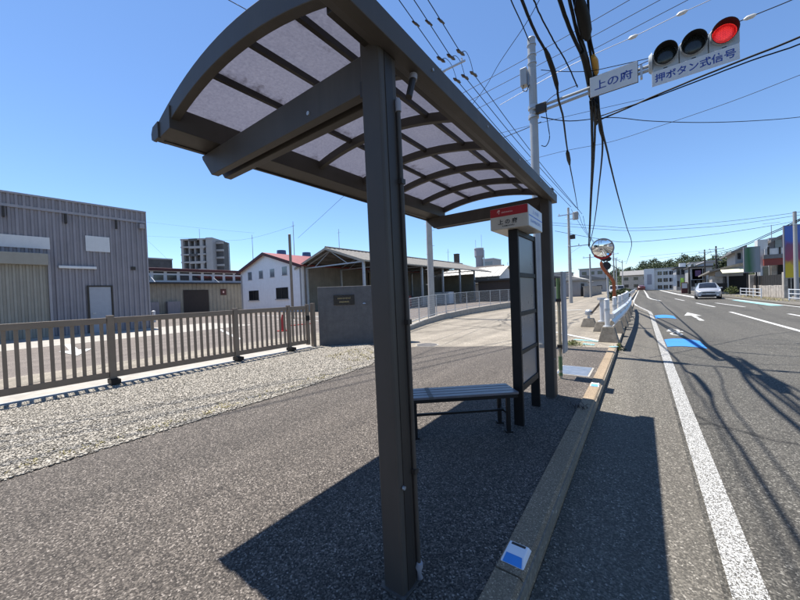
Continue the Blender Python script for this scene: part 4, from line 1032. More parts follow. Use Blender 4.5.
# cables crossing the carriageway to the right
LC = 'black cable of the twisted pair crossing the road under the signal'
cable([(597, 121, 'Y', 10.5), (625, 109, 'Y', 10.4), (650, 98, 'Y', 10.3), (700, 77, 'Y', 10.2), (750, 57, 'Y', 10.1), (800, 37, 'Y', 10.0), (900, -8, 'Y', 9.8)], .020, 'thicker black cable of the pair crossing the road under the signal', group='cables crossing the road under the signal', wob=.0015)
cable([(598, 117, 'Y', 10.5), (615, 111, 'Y', 10.4), (650, 99, 'Y', 10.3), (700, 80, 'Y', 10.2), (750, 61, 'Y', 10.1), (800, 44, 'Y', 10.0), (900, 4, 'Y', 9.8)], .014, 'thinner black cable of the pair crossing the road under the signal', group='cables crossing the road under the signal', wob=.002)
cable([(500, 168, 'z', 9.0), (560, 152, 'z', 9.0), (610, 142, 'z', 9.0), (660, 126, 'z', 8.9), (730, 102, 'z', 8.8), (800, 75, 'z', 8.8), (860, 52, 'z', 8.8)], .010, 'fine grey line slanting across the blue sky below the signal', 'wire')
cable([(541, 117, 'Y', 9), (570, 121, 'Y', 10), (612, 117.5, 'Y', 12), (650, 121, 'Y', 14), (700, 122.5, 'Y', 16), (750, 121, 'Y', 18), (800, 117, 'Y', 20), (860, 108, 'Y', 22)], .012, 'fine slack line sagging level across the sky', 'wire')
LF = 'fine grey power line slanting over the signal pole'
GF = 'parallel fine lines over the signal pole'
for a, b in (((440, 105), (640, -6)), ((440, 115), (660, 0)), ((440, 126), (680, 4)), ((420, 150), (560, 118))):
    cable([(NPX + .1, NPY, 'p', 12.2 - .3 * (a[1] - 105) / 10), (a[0], a[1], 'z', 9.5), ((a[0] + b[0]) / 2, (a[1] + b[1]) / 2 + 1.5, 'z', 9.4), (b[0], b[1], 'z', 9.5), (b[0] * 1.6 - a[0] * .6, b[1] * 1.6 - a[1] * .6, 'z', 9.7)], .009, LF, 'wire', group=GF)
wp = cable([(500, 105, 'z', 9.0), (560, 71, 'z', 9.0), (597, 53, 'z', 9.0), (633, 37, 'z', 9.0), (682, 13, 'z', 9.0), (710, 0, 'z', 9.0), (760, -24, 'z', 9.0)], .010, 'pale insulated line with white beads passing behind the signal', 'wire_pale')
for x, y in ((633, 37), (682, 13)):
    c = on_z(x, y, 9.0)
    put('bead', MB().tube([c + Vector((-.12, 0, -.01)), c + Vector((-.06, 0, 0)), c + Vector((.06, 0, 0)), c + Vector((.12, 0, .01))], [.02, .055, .055, .02], 8), 'ceramic', wp, smooth=True)
wp = cable([(620, 74, 'z', 8.4), (650, 60, 'z', 8.4), (700, 38, 'z', 8.4), (750, 17, 'z', 8.4), (794, -1, 'z', 8.4), (850, -26, 'z', 8.4)], .012, 'grey line with one white bead emerging right of the signal', 'wire')
c = on_z(750, 17, 8.4)
put('bead', MB().tube([c + Vector((-.12, 0, -.01)), c + Vector((-.06, 0, 0)), c + Vector((.06, 0, 0)), c + Vector((.12, 0, .01))], [.02, .055, .055, .02], 8), 'ceramic', wp, smooth=True)
cable([(541, -3, 'z', 9), (525, 25, 'z', 9), (500, 62, 'z', 9.2), (482, 92, 'z', 9.6), (455, 125, 'z', 10.2)], .010, 'fine guy line running from the sky down behind the shelter roof', 'wire')
cable([(541, 122, 'Y', 8.7), (520, 131, 'Y', 9.6), (505, 137, 'Y', 10.4), (470, 152, 'Y', 13)], .010, 'black stay wire from signal pole towards the shelter roof')
# high-voltage trio on the long crossarm
LH = 'black high voltage line strung over the shelter roof'
GH = 'high voltage lines over the shelter'
HVN = ('inner', 'middle', 'outer'); hv_i = -1
for (a, b, c_, e, ft) in (((399, 0), (441, 59.5), (449, 70), (457, 80.5), (571, 207)), ((414, 0), (451, 57), (458, 67), (465, 77), (576.5, 208)), ((428, 0), (460.5, 52.5), (467, 64), (473.6, 74), (582, 214))):
    hv_i += 1
    cable([(-16 + .9 * (a[0] - 399) / 14, -16, 'w', 14.2), (a[0] - 14, a[1] - 19, 'z', 13.6), (a[0], a[1], 'z', 13.55), (b[0], b[1], 'z', 13.7)], .020, '%s high voltage line leaving the crossarm over the shelter roof' % HVN[hv_i], group=GH)
    pb_ = on_y(e[0], e[1], 17.2)
    cable([(e[0], e[1], 'Y', 17.2), (e[0] * .6 + ft[0] * .4, e[1] * .6 + ft[1] * .4 + 3.0, 'Y', 21.5), (e[0] * .3 + ft[0] * .7, e[1] * .3 + ft[1] * .7 + 2.5, 'Y', 27), (ft[0], ft[1], 'Y', 35.6)], .020, '%s high voltage line from the long crossarm to the transformer pole' % HVN[hv_i], group=GH)
    cable([(b[0], b[1], 'z', 13.7), (b[0] + 5, b[1] - 1, 'z', 13.9), (c_[0] + 3, c_[1] - 4, 'Y', 16.7), (e[0], e[1], 'Y', 17.2)], .014, 'short jumper loop over the crossarm on the %s high voltage line' % HVN[hv_i], group='jumper loops at the crossarm')
    for q, kk, v in ((b, 'z', 13.7), (e, 'Y', 17.2)):
        c = on_z(q[0], q[1], v) if kk == 'z' else on_y(q[0], q[1], v)
        dd = Vector((-.23, -1, 0)).normalized() * .32
        tag(put('strain_insulator', MB().tube([c - dd, c - dd * .5, c, c + dd * .5, c + dd], [.03, .085, .06, .085, .03], 8), 'insulator', smooth=True), 'dark strain insulator on the %s line, %s side of the crossarm' % (HVN[hv_i], 'shelter' if kk == 'z' else 'transformer pole'), 'insulator', 'strain insulators at the crossarm')
    q = on_z(a[0] * .6 + b[0] * .4, a[1] * .6 + b[1] * .4, 13.6)
    tag(put('line_clamp', MB().tube([q - Vector((.05, .22, 0)), q, q + Vector((.05, .22, 0))], [.03, .06, .03], 8), 'insulator', smooth=True), 'small dark clamp on the %s high voltage line above the shelter roof' % HVN[hv_i], 'line clamp', 'clamps on the high voltage lines')
LD = 'grey distribution line running down the left roadside'
for k, (px_, py_) in enumerate(((571, 209), (578, 212), (583, 216))):
    cable([(px_, py_, 'Y', 35.7), (588 + 1.5 * k, 236 + k, 'Y', 46), (606 + 2.8 * k, 256 + 1.2 * k, 'Y', 77), (614 + k, 258 + k, 'Y', 100), (622 + k, 263, 'Y', 120)], .018, LD, 'wire', group='distribution lines down the left roadside')
for k in range(2):
    cable([(588.5 + k, 246, 'Y', 35.7), (598 + k, 258, 'Y', 50), (612 + k, 266, 'Y', 78), (620, 270, 'Y', 110)], .03, 'black telephone cable running down the left roadside', group='telephone cables down the left roadside')
# lines crossing far over the road to the right
LR = 'fine line crossing high over the far carriageway'
for pts in ([(541, 222, 50), (600, 226, 52), (640, 228, 54), (720, 222, 56), (800, 212, 58), (870, 200, 60)], [(541, 224, 50), (600, 229, 52), (640, 230.5, 54), (720, 226, 56), (800, 215, 58), (870, 204, 60)],
            [(555, 231, 40), (600, 239, 42), (631, 242, 44), (700, 236, 48), (760, 227.5, 52), (800, 220, 55), (870, 204, 58)]):
    cable([(x, y, 'Y', v) for x, y, v in pts], .022, LR, 'wire', group='lines crossing the far carriageway')
for pts in ([(640, 257, 90), (690, 252, 84), (717, 249, 72)], [(640, 261, 90), (690, 254.5, 84), (717, 252, 72)]):
    cable([(x, y, 'Y', v) for x, y, v in pts], .02, 'faint line joining the two dark poles with the far left poles', 'wire', group='faint lines to the dark poles')
for pts in ([(717, 252, 72), (740, 246, 62), (770, 233, 50), (796, 221, 37.3), (840, 196, 30)], [(717, 254, 72), (740, 247.5, 62), (770, 234.5, 50), (796, 222.5, 37.3), (840, 199, 30)]):
    cable([(x, y, 'Y', v) for x, y, v in pts], .035, 'black cable running from dark pole past the tiled houses', group='cables past the tiled houses')
cable([(688, 268, 'Y', 95), (705, 255, 'Y', 83.5), (717, 250, 'Y', 72)], .03, 'dark cable between the two dark poles')
cable([(-16, -14, 'w', 10.2), (150, -43, 'z', 9), (225, -2, 'z', 9), (236, 4, 'z', 9), (246, 9.5, 'z', 9), (300, 40, 'z', 9.2), (NPX, NPY, 'p', 11.4)], .010, 'black wire cutting the sky above the rear roof arch')
cable([(-15.4, -14, 'w', 10.4), (170, -58, 'z', 9), (258, -2, 'z', 9), (264, 2, 'z', 9), (320, 36, 'z', 9.2), (NPX + .2, NPY, 'p', 11.6)], .010, 'second short wire at the roof arch crown')
cable([(298, 238, 'Y', 26), (320, 218, 'Y', 24), (345, 195, 'Y', 20), (380, 165, 'Y', 17)], .014, 'fine wire rising from the slim brown pole to the shelter', 'wire')
for pts in ([(146, 222, 60), (200, 228, 70), (254, 233, 80)], [(146, 236, 60), (190, 238, 62), (240, 240, 66), (294, 226, 70)], [(147, 240, 50), (160, 252, 55), (172, 264, 60)]):
    cable([(x, y, 'Y', v * .35 + 6) for x, y, v in pts], .012, 'hair thin wire over the long low shed', 'wire', group='hair thin wires over the shed')

# ================================================================== GUARD RAIL ON CONCRETE BLOCKS
def block_mb(x, y, wb, wt, h, z0=-.008):
    return MB().hexa([(x - wb, y - wb * .8, z0), (x + wb, y - wb * .8, z0), (x + wb, y + wb * .8, z0), (x - wb, y + wb * .8, z0)],
                     [(x - wt, y - wt * .8, z0 + h), (x + wt, y - wt * .8, z0 + h), (x + wt, y + wt * .8, z0 + h), (x - wt, y + wt * .8, z0 + h)])
gr = thing('guard_rail', (-.68, 13, 0), 'white guard rail on a row of weathered concrete blocks by the road', 'guard rail')
blocks = [(-.72, 10.25), (-.66, 12.3), (-.62, 14.3), (-.60, 16.3), (-.60, 18.3), (-.60, 20.3), (-.62, 22.3), (-.66, 24.5), (-.75, 26.5)]
for i, (x, y) in enumerate(blocks):
    put('concrete_block', block_mb(x, y, .235, .135, .40), 'concrete_block', gr, bevel=.015)
    po = put('post', MB().tube([(x - .02, y, .38), (x - .02, y, 1.10)], .060, 14), 'white_steel', gr, smooth=True)
    put('post_cap', MB().dome((x - .02, y, 1.10), .064, .04), 'white_steel', po, smooth=True)
    put('post_band', MB().cyl((x - .02, y, .82), (x - .02, y, .88), .066, n=14), 'galv', po, smooth=True)
    put('base_flange', MB().cyl((x - .02, y, .388), (x - .02, y, .41), .10, n=14), 'white_steel', po)
    put('rail_bracket', MB().box(x + .03, x + .15, y - .04, y + .04, .60, .72), 'white_steel', po)
def wbeam(p, q, z0, z1):
    prof = [(0, 0), (.05, .04), (.05, .11), (.0, .155), (.0, .195), (.05, .24), (.05, .31), (0, .35)]
    k = (z1 - z0) / .35; p = Vector(p); q = Vector(q)
    vs = []
    for e in (p, q):
        vs += [(e.x + a, e.y, z0 + b * k) for a, b in prof] + [(e.x + a - .004, e.y, z0 + b * k) for a, b in prof]
    n = 8; fs = []
    for i in range(n - 1):
        fs += [(i, i + 1, 2 * n + i + 1, 2 * n + i), (n + i + 1, n + i, 3 * n + i, 3 * n + i + 1)]
    fs += [(0, 2 * n, 3 * n, n), (n - 1, 2 * n - 1, 4 * n - 1, 3 * n - 1)] + [(i, n + i, n + i + 1, i + 1) for i in range(n - 1)] + [(2 * n + i, 2 * n + i + 1, 3 * n + i + 1, 3 * n + i) for i in range(n - 1)]
    return MB().add(vs, fs)
for (x0, y0), (x1, y1) in zip(blocks[:-1], blocks[1:]):
    put('rail_beam', wbeam((x0 + .13, y0 - (.75 if y0 < 11 else -.01), 0), (x1 + .13, y1, 0), .47, .82), 'white_steel', gr)
# stand-alone barrier posts behind
for (px_, py_, h, lab) in ((602.5, 331, 1.0, 'white barrier post on its own concrete block behind the guard rail'), (589, 326.5, .42, 'short dome topped barrier post on a low concrete block in the forecourt')):
    p = on_z(px_, py_, 0); t = thing('barrier_post', p, lab, 'barrier post')
    put('concrete_block', block_mb(p.x, p.y, .26, .16, .32), 'concrete_block', t, bevel=.015)
    if h > .9:
        put('post', MB().tube([(p.x, p.y, .3), (p.x, p.y, 1.02)], .06, 12), 'white_steel', t, smooth=True)
        put('cap', MB().cyl((p.x, p.y, 1.02), (p.x, p.y, 1.10), .13, n=14), 'galv', t); put('flange', MB().cyl((p.x, p.y, .31), (p.x, p.y, .335), .12, n=14), 'white_steel', t)
        TOP = Vector((p.x, p.y, .98))
    else:
        put('post', MB().tube([(p.x, p.y, .3), (p.x, p.y, .46)], .045, 12), 'white_steel', t, smooth=True)
        put('head', MB().cyl((p.x, p.y, .44), (p.x, p.y, .55), .12, n=14), 'galv', t); put('dome', MB().dome((p.x, p.y, .55), .12, .09), 'galv', t, smooth=True)
        put('band', MB().cyl((p.x, p.y, .485), (p.x, p.y, .51), .124, n=14), 'galv', t)
        LOW = Vector((p.x, p.y, .50))
tag(put('barrier_bar', MB().bar(LOW + Vector((.1, 0, 0)), TOP, .04, .05), 'bronze_dark'), 'dark slanting bar tied between the short and tall barrier posts', 'bar')
# continuing low white guard rail far along the left
gr2 = thing('guard_rail', (-1, 45, 0), 'distant low guard rail with shrubs following the left road edge', 'guard rail')
for k in range(9):
    y = 40 + 6 * k; put('post', MB().box(-1.16, -1.08, y - .04, y + .04, -.1, .75), 'white_steel', gr2)
put('rail_beam', MB().box(-1.07, -1.02, 38, 92, .45, .75), 'white_steel', gr2)
def bush(name, label, c, rx_, ry_, h, n, s, m='leaf_dark', cat='shrub', z0=0.0, group=None):
    t = thing(name, (c[0], c[1], z0), label, cat, group)
    V = []; Fx = []
    d = RNG.normal(size=(n, 3)); d /= np.linalg.norm(d, axis=1)[:, None]; rr = RNG.uniform(.5, 1.05, n) * (1 + .18 * np.sin(d[:, 0] * 7 + d[:, 1] * 5))
    P = d * rr[:, None] * np.array([rx_, ry_, h / 2]) + np.array([0, 0, h / 2])
    u1 = RNG.normal(size=(n, 3)); u1 /= np.linalg.norm(u1, axis=1)[:, None]; u2 = np.cross(u1, RNG.normal(size=(n, 3))); u2 /= np.linalg.norm(u2, axis=1)[:, None]
    sz = (s * RNG.uniform(.5, 1.3, n))[:, None]
    V = np.stack([P - u1 * sz, P + u2 * sz * .6, P + u1 * sz, P - u2 * sz * .6], 1).reshape(-1, 3)
    Fx = np.arange(4 * n).reshape(n, 4)
    o = np_mesh('foliage', V, Fx, m, t)
    put('stem', MB().tube([(c[0], c[1], z0 - .05), (c[0] + .05, c[1], z0 + h * .6)], [max(.02, .03 * h), .01], 6), 'bronze_dark', t)
    return t
for k in range(7):
    bush('roadside_shrub', 'clipped evergreen shrub in the row behind the distant guard rail', (-2.0 - .1 * k, 41 + 6.5 * k), .9, 3.2, 1.0, 900, .12, group='shrubs along the far left roadside')

# ================================================================== TRAFFIC MIRROR
mp_ = on_z(615.7, 324, 0)
tm = thing('traffic_mirror', mp_, 'round convex traffic mirror with red hood on a bent orange pole', 'traffic mirror')
P = pw([(616, 324, 'Y', mp_.y), (614.5, 298, 'Y', mp_.y), (613.8, 284, 'Y', mp_.y), (612, 279, 'Y', mp_.y), (606.5, 272.5, 'Y', mp_.y), (602.6, 267.5, 'Y', mp_.y), (601.3, 263, 'Y', mp_.y), (601, 247, 'Y', mp_.y)])
P[0].z = -.02
put('pole', MB().tube(smooth_path(P, 3), .058, 12), 'orange', tm, smooth=True)
mc = on_y(602.5, 248.3, mp_.y - .14)
nv = (Vector((.35, -3.0, mc.z - 2.6)) - mc).normalized()
ux = nv.cross(Vector((0, 0, 1))).normalized(); uy = ux.cross(nv)
R = .37; vs = [mc + nv * .06]; fs = []; n = 40; rings = 7
for k in range(1, rings + 1):
    r = R * k / rings; hh = .06 * (1 - (k / rings) ** 2)
    for j in range(n):
        a = 2 * math.pi * j / n; vs.append(mc + ux * (r * math.cos(a)) + uy * (r * math.sin(a)) + nv * hh)
for j in range(n): fs.append((0, 1 + j, 1 + (j + 1) % n))
for k in range(rings - 1):
    for j in range(n):
        a = 1 + k * n + j; b = 1 + k * n + (j + 1) % n; fs.append((a, a + n, b + n, b))
put('mirror_face', MB().add(vs, fs), 'mirror', tm, smooth=True)
bk = MB().cyl(mc - nv * .10, mc - nv * .004, .22, .375, n=40); put('back_shell', bk, 'tower', tm, smooth=True)
vs = []; fs = []
for j in range(n + 1):
    a = 2 * math.pi * j / n; vs += [mc + ux * (.375 * math.cos(a)) + uy * (.375 * math.sin(a)) - nv * .02, mc + ux * (.39 * math.cos(a)) + uy * (.39 * math.sin(a)) + nv * .03, mc + ux * (.362 * math.cos(a)) + uy * (.362 * math.sin(a)) + nv * .03]
for j in range(n): fs += [(3 * j, 3 * j + 3, 3 * j + 4, 3 * j + 1), (3 * j + 1, 3 * j + 4, 3 * j + 5, 3 * j + 2)]
put('rim', MB().add(vs, fs), 'tower', tm, smooth=True)
vs = []; fs = []
for j in range(17):
    a = math.pi * (1.22 + .56 * j / 16); 
    vs += [mc + ux * (.345 * math.cos(a)) + uy * (.345 * math.sin(a)) + nv * .034, mc + ux * (.395 * math.cos(a)) + uy * (.42 * math.sin(a)) + nv * .034]
for j in range(16): fs.append((2 * j, 2 * j + 1, 2 * j + 3, 2 * j + 2))
put('red_plate', MB().add(vs, fs), 'sign_red', tm)
put('bracket', MB().bar(mc - nv * .25, mc - nv * .05, .08, .08), 'orange', tm)
# pedestrian signal unit on its own post behind the mirror
psx = on_y(607, 262, 24); t = thing('pedestrian_signal', (psx.x, 24, 0), 'small dark signal lamp box on a slim post behind the mirror', 'signal')
put('post', MB().cyl((psx.x, 24, 0), (psx.x, 24, on_y(606, 253, 24).z), .05, n=10), 'pole_paint', t)
for x, y, r in ((604.3, 259, .14), (608.6, 259, .14), (606.3, 266, .25)):
    c = on_y(x, y, 23.9); put('lamp', MB().cyl(c, c + Vector((0, -.2, 0)), r, n=14), 'visor', t)

# ================================================================== GREY WAREHOUSE (left)
AX = -24.5
def yz(px_, py_, X=AX): p = on_x(px_, py_, X); return p.y, p.z
Y1 = yz(144.5, 213)[0]; HT = 7.06
wa = thing('warehouse', (AX - 8, 0, 0), 'grey ribbed steel warehouse with white panels and pale door behind the gate', 'warehouse')
def ribbed(y0, y1, z0, z1, X, step=.25, dep=.06):
    vs = []; fs = []; y = y0; pts = []
    while y < y1 - 1e-6:
        for a, dx in ((0, 0), (.30, 0), (.42, dep), (.78, dep), (.90, 0)):
            yy = y + a * step
            if yy <= y1: pts.append((yy, dx))
        y += step
    pts.append((y1, 0))
    for yy, dx in pts: vs += [(X + dx, yy, z0), (X + dx, yy, z1)]
    for i in range(len(pts) - 1): fs.append((2 * i, 2 * i + 2, 2 * i + 3, 2 * i + 1))
    return MB().add(vs, fs)
put('core', MB().box(AX - 18, AX - .01, -22, Y1 - .02, -.05, HT - .05), 'siding', wa)
put('siding', ribbed(-22, Y1, 0, 6.42, AX), 'siding', wa)
put('parapet', ribbed(-22, Y1, 6.55, HT, AX + .06), 'siding', wa)
put('trim', MB().box(AX, AX + .12, -22, Y1 + .02, 6.42, 6.55), 'siding_trim', wa)
put('coping', MB().box(AX - .2, AX + .16, -22, Y1 + .03, HT, HT + .09), 'siding_trim', wa)
put('corner_trim', MB().box(AX - .1, AX + .06, Y1 - .015, Y1 + .05, 0, HT), 'siding_trim', wa)
def rect_x(px0, py0, px1, py1, X, t=.04):
    a = yz(px0, py0, X); b = yz(px1, py1, X)
    return MB().box(X, X + t, min(a[0], b[0]), max(a[0], b[0]), min(a[1], b[1]), max(a[1], b[1]))
sp_ = put('sign_panel', rect_x(-60, 229, 50, 249.5, AX + .04, .05), 'plate_white', wa); 
sp2 = put('sign_panel', rect_x(85, 235.5, 110, 252.5, AX + .04, .05), 'plate_white', wa)
dr = put('door', rect_x(88.5, 287, 113, 334, AX + .04, .03), 'door_blue', wa)
ya, za = yz(88.5, 287); yb, zb = yz(113, 334)
put('door_frame', MB().box(AX + .02, AX + .10, ya - .08, ya, 0, za + .08).box(AX + .02, AX + .10, yb, yb + .08, 0, za + .08).box(AX + .02, AX + .10, ya, yb, za, za + .08), 'bronze_dark', wa)
put('handle', MB().box(AX + .07, AX + .12, ya + .10, ya + .24, 1.05, 1.10), 'galv', dr)
pa_, pb2 = yz(58, 267), yz(96, 268.5)
put('strip_lamp', MB().box(AX + .05, AX + .2, pa_[0], pb2[0], pa_[1] - .07, pa_[1] + .07), 'white_paint', wa, bevel=.02)
sy = yz(47, 267)[0]
put('shutter_box', MB().box(AX + .03, AX + .55, -3.5, sy, 3.62, 4.2), 'shutter', wa, bevel=.02)
put('shutter', ribbed(-3.5, sy, 0, 3.62, AX + .18, .22, .05), 'shutter', wa)
put('shutter_jamb', MB().box(AX + .02, AX + .26, sy, sy + .10, 0, 4.2), 'siding_trim', wa)
for px_ in (3, 65, 115): 
    a = yz(px_, 215); put('gutter_bracket', MB().box(AX + .02, AX + .2, a[0] - .04, a[0] + .04, 5.9, 6.4), 'bronze_dark', wa)
a = yz(140.5, 227); put('camera_box', MB().box(AX + .05, AX + .35, a[0] - .12, a[0] + .12, a[1] - .14, a[1] + .14), 'siding_trim', wa, bevel=.02)
a = yz(133, 268.5); put('wall_vent', MB().box(AX + .03, AX + .1, a[0] - .1, a[0] + .1, a[1] - .1, a[1] + .1), 'bronze_dark', wa)
# bollard by the corner
bp_ = on_z(154, 322, 0); t = thing('bollard', bp_, 'white marker post near the warehouse corner', 'bollard')
put('post', MB().cyl(bp_, bp_ + Vector((0, 0, .85)), .13, n=12), 'white_paint', t, smooth=True); put('cap', MB().dome(bp_ + Vector((0, 0, .85)), .13, .08), 'white_paint', t, smooth=True)

# ================================================================== LONG LOW SHED
BXX = -48.0
shb = thing('long_shed', (BXX - 6, 18, 0), 'long low beige shed with maroon roof edge and clerestory windows', 'shed')
put('wall', ribbed(2, 27, 0, 3.95, BXX, .5, .06), 'shed_wall', shb)
put('core', MB().box(BXX - 12, BXX - .02, 2, 27, 0, 4.1), 'shed_wall', shb)
put('eave', MB().box(BXX - .5, BXX + .9, 2, 27, 3.95, 4.12), 'dark_roof', shb)
put('clerestory', MB().box(BXX - 1.6, BXX - .6, 2, 27, 4.12, 5.62), 'render_white', shb)
put('roof', MB().prism([(BXX - .3, 2, 5.62), (BXX - .3, 2, 5.95), (BXX - 6, 2, 6.5), (BXX - 12, 2, 5.95), (BXX - 12, 2, 5.62)], (0, 25, 0)), 'maroon', shb)
for k in range(17):
    y = 3 + 1.45 * k
    wnd = put('window', MB().box(BXX - .6, BXX - .57, y, y + 1.05, 4.45, 5.1), 'dark_glass', shb)
    put('upper_vent', MB().box(BXX - .6, BXX - .57, y, y + 1.1, 5.33, 5.52), 'dark_void', shb)
a = yz(183, 290, BXX); b = yz(209, 312, BXX)
put('door', MB().box(BXX + .02, BXX + .10, a[0], b[0], 0, a[1]), 'brown_door', shb)
a = yz(220, 289, BXX); b = yz(226, 295, BXX)
sgn = put('notice_board', MB().box(BXX + .08, BXX + .14, a[0], b[0], b[1], a[1]), 'maroon', shb)
put('white_mark', MB().box(BXX + .141, BXX + .145, a[0] + .3, b[0] - .3, b[1] + .3, a[1] - .3), 'sign_grey_text', sgn)
for px_ in (172, 150): 
    a = yz(px_, 302, BXX); put('cabinet', MB().box(BXX + .1, BXX + .7, a[0] - .7, a[0] + .7, 0, 1.7), 'siding', shb)
for px0, py0, px1, py1 in ((210, 275, 219, 282.5), (148.5, 274, 155, 282)):
    put('tie_rod', MB().bar(on_x(px0, py0, BXX - .45), on_x(px1, py1, BXX + .85), .06, .06), 'white_paint', shb)

# ================================================================== WHITE GABLED WORKSHOP
WY = 22.5
le, pk, re = on_y(240.5, 272, WY), on_y(265, 253, WY), on_y(301, 266, WY)
wl, wr, ez, pz, px0_ = le.x, re.x, 5.1, pk.z, pk.x
wh = thing('workshop', ((wl + wr) / 2, WY + 10, 0), 'white gabled workshop with red roof and blue roof vents', 'workshop')
put('wall', MB().prism([(wl, WY, 0), (wr, WY, 0), (wr, WY, ez), (px0_, WY, pz - .12), (wl, WY, ez + .1)], (0, 24, 0)), 'workshop_white', wh)
def slab(a, b, y0, y1, t): return MB().hexa([(a[0], y0, a[1]), (b[0], y0, b[1]), (b[0], y1, b[1]), (a[0], y1, a[1])], [(a[0], y0, a[1] + t), (b[0], y0, b[1] + t), (b[0], y1, b[1] + t), (a[0], y1, a[1] + t)])
put('roof', slab((wl - .4, ez + .1 - .12), (px0_, pz - .11), WY - .35, WY + 24.3, .16), 'red_roof', wh)
put('roof', slab((px0_ + .002, pz - .11), (wr + .5, ez - .16), WY - .35, WY + 24.3, .16), 'red_roof', wh)
put('barge_board', slab((wl - .4, ez - .22), (px0_, pz - .30), WY - .40, WY - .352, .35), 'maroon', wh)
put('barge_board', slab((px0_, pz - .30), (wr + .5, ez - .35), WY - .40, WY - .352, .35), 'maroon', wh)
def rect_y(px0, py0, px1, py1, Y, t):
    a = on_y(px0, py0, Y); b = on_y(px1, py1, Y); return min(a.x, b.x), max(a.x, b.x), Y - t, Y - .004, min(a.z, b.z), max(a.z, b.z)
for q in ((248, 272.5, 252, 279.5), (259, 271, 263, 278), (270, 269.3, 274.5, 276.5), (282, 267, 287, 274.5)):
    r = rect_y(*q, WY, .03); w_ = put('window', MB().box(*r), 'grey_glass', wh); put('frame', MB().box(r[0] - .06, r[1] + .06, WY - .05, WY - .031, r[4] - .08, r[4] - .01), 'grey_render', w_)
for q in ((249, 291, 259, 300), (276, 288, 288.5, 298.5)):
    r = rect_y(*q, WY, .03); w_ = put('window', MB().box(*r), 'dark_glass', wh); xm = (r[0] + r[1]) / 2
    put('mullion', MB().box(xm - .05, xm + .05, WY - .06, WY - .031, r[4], r[5]), 'bronze_dark', w_); put('sill', MB().box(r[0] - .1, r[1] + .1, WY - .14, WY - .004, r[4] - .1, r[4] - .005), 'grey_render', w_)
for px_, yy in ((281.5, 26), (306.5, 30)):
    c = on_y(px_, 254, yy); c = Vector((c.x, yy, pz - (abs(c.x - px0_)) * (pz - ez) / (wr - px0_)))
    v = put('roof_vent', MB().cyl(c - Vector((0, 0, .2)), c + Vector((0, 0, .75)), .42, n=16), 'blue_vent', wh, smooth=True)
    put('vent_head', MB().cyl(c + Vector((0, 0, .75)), c + Vector((0, 0, 1.35)), .62, .58, n=16), 'blue_vent', v, smooth=True)
for x in (wl + .3, wr - .12): put('downpipe', MB().cyl((x, WY - .08, 0), (x, WY - .08, ez - .3), .06, n=8), 'grey_render', wh)
# slim brown pole before the workshop
p = on_d(292.5, 305, 24); tp = on_d(289.8, 235, 24)
t = thing('slim_pole', (p.x, p.y, 0), 'slim brown steel pole standing before the white workshop', 'pole')
put('shaft', MB().tube([(p.x, p.y, -.05), (p.x, p.y, tp.z)], .10, 10), 'gate', t, smooth=True); put('cap', MB().dome((p.x, p.y, tp.z), .10, .06), 'gate', t, smooth=True)
# red traffic cone with bar behind the gate
p = on_z(283, 331, 0); t = thing('traffic_cone', p, 'red traffic cone standing in the yard behind the gate', 'cone')
put('cone', MB().cyl(p, p + Vector((0, 0, .75)), .15, .03, n=14), 'cone_red', t, smooth=True); put('base', MB().box(p.x - .2, p.x + .2, p.y - .2, p.y + .2, -.005, .03), 'cone_red', t)
t2 = p + Vector((.55, 1.3, 0)); tag(put('cone_bar', MB().cyl(p + Vector((.1, .15, .22)), t2 + Vector((0, 0, .24)), .025, n=8), 'cone_red'), 'red bar lying from the traffic cone across the yard', 'bar')

# ================================================================== OPEN SHED
CY0, CY1 = 23.0, 54.0
cl, cr, ce, crx, crz = -30.4, -21.0, 4.95, -25.7, 6.52
os_ = thing('open_shed', (crx, 38, 0), 'open sided shed with weathered slate roof on steel posts', 'open shed')
def corr(a, b, y0, y1, t, step=.6):
    vs = []; fs = []; n = int((y1 - y0) / step * 4)
    for i in range(n + 1):
        y = y0 + (y1 - y0) * i / n; dz = .035 * math.sin(i * math.pi / 2)
        vs += [(a[0], y, a[1] + dz), (b[0], y, b[1] + dz)]
    for i in range(n): fs.append((2 * i, 2 * i + 1, 2 * i + 3, 2 * i + 2))
    return MB().add(vs, fs)
put('roof', corr((cl - .5, ce - .1), (crx, crz), CY0 - .6, CY1, .1), 'slate_roof', os_)
put('roof', corr((crx, crz), (cr + .6, ce - .16), CY0 - .6, CY1, .1), 'slate_roof', os_)
put('ridge_cap', MB().cyl((crx, CY0 - .6, crz + .02), (crx, CY1, crz + .02), .14, n=10), 'slate_roof', os_)
put('fascia', MB().bar((cr + .6, CY0 - .6, ce - .22), (cr + .6, CY1, ce - .22), .05, .14), 'shed_wall', os_)
put('verge_board', slab((cl - .5, ce - .32), (crx, crz - .22), CY0 - .66, CY0 - .61, .24), 'shed_wall', os_)
put('verge_board', slab((crx, crz - .22), (cr + .6, ce - .38), CY0 - .66, CY0 - .61, .24), 'shed_wall', os_)
for k in range(6):
    y = CY0 + 5.1 * k
    for x in (cl + .85, cr - .1): put('post', MB().box(x - .1, x + .1, y - .1, y + .1, 0, ce - .2), 'galv', os_)
    put('truss', MB().bar((cl, y, ce - .2), (cr, y, ce - .2), .1, .12), 'galv', os_).parent
    put('truss', MB().bar((cl, y, ce - .25), (crx, y, crz - .25), .1, .12).bar((crx, y, crz - .25), (cr, y, ce - .25), .1, .12), 'galv', os_)
    put('truss', MB().bar((cl + 2.2, y, ce - .2), (crx, y, crz - .3), .06, .06).bar((cr - 2.2, y, ce - .2), (crx, y, crz - .3), .06, .06), 'galv', os_)
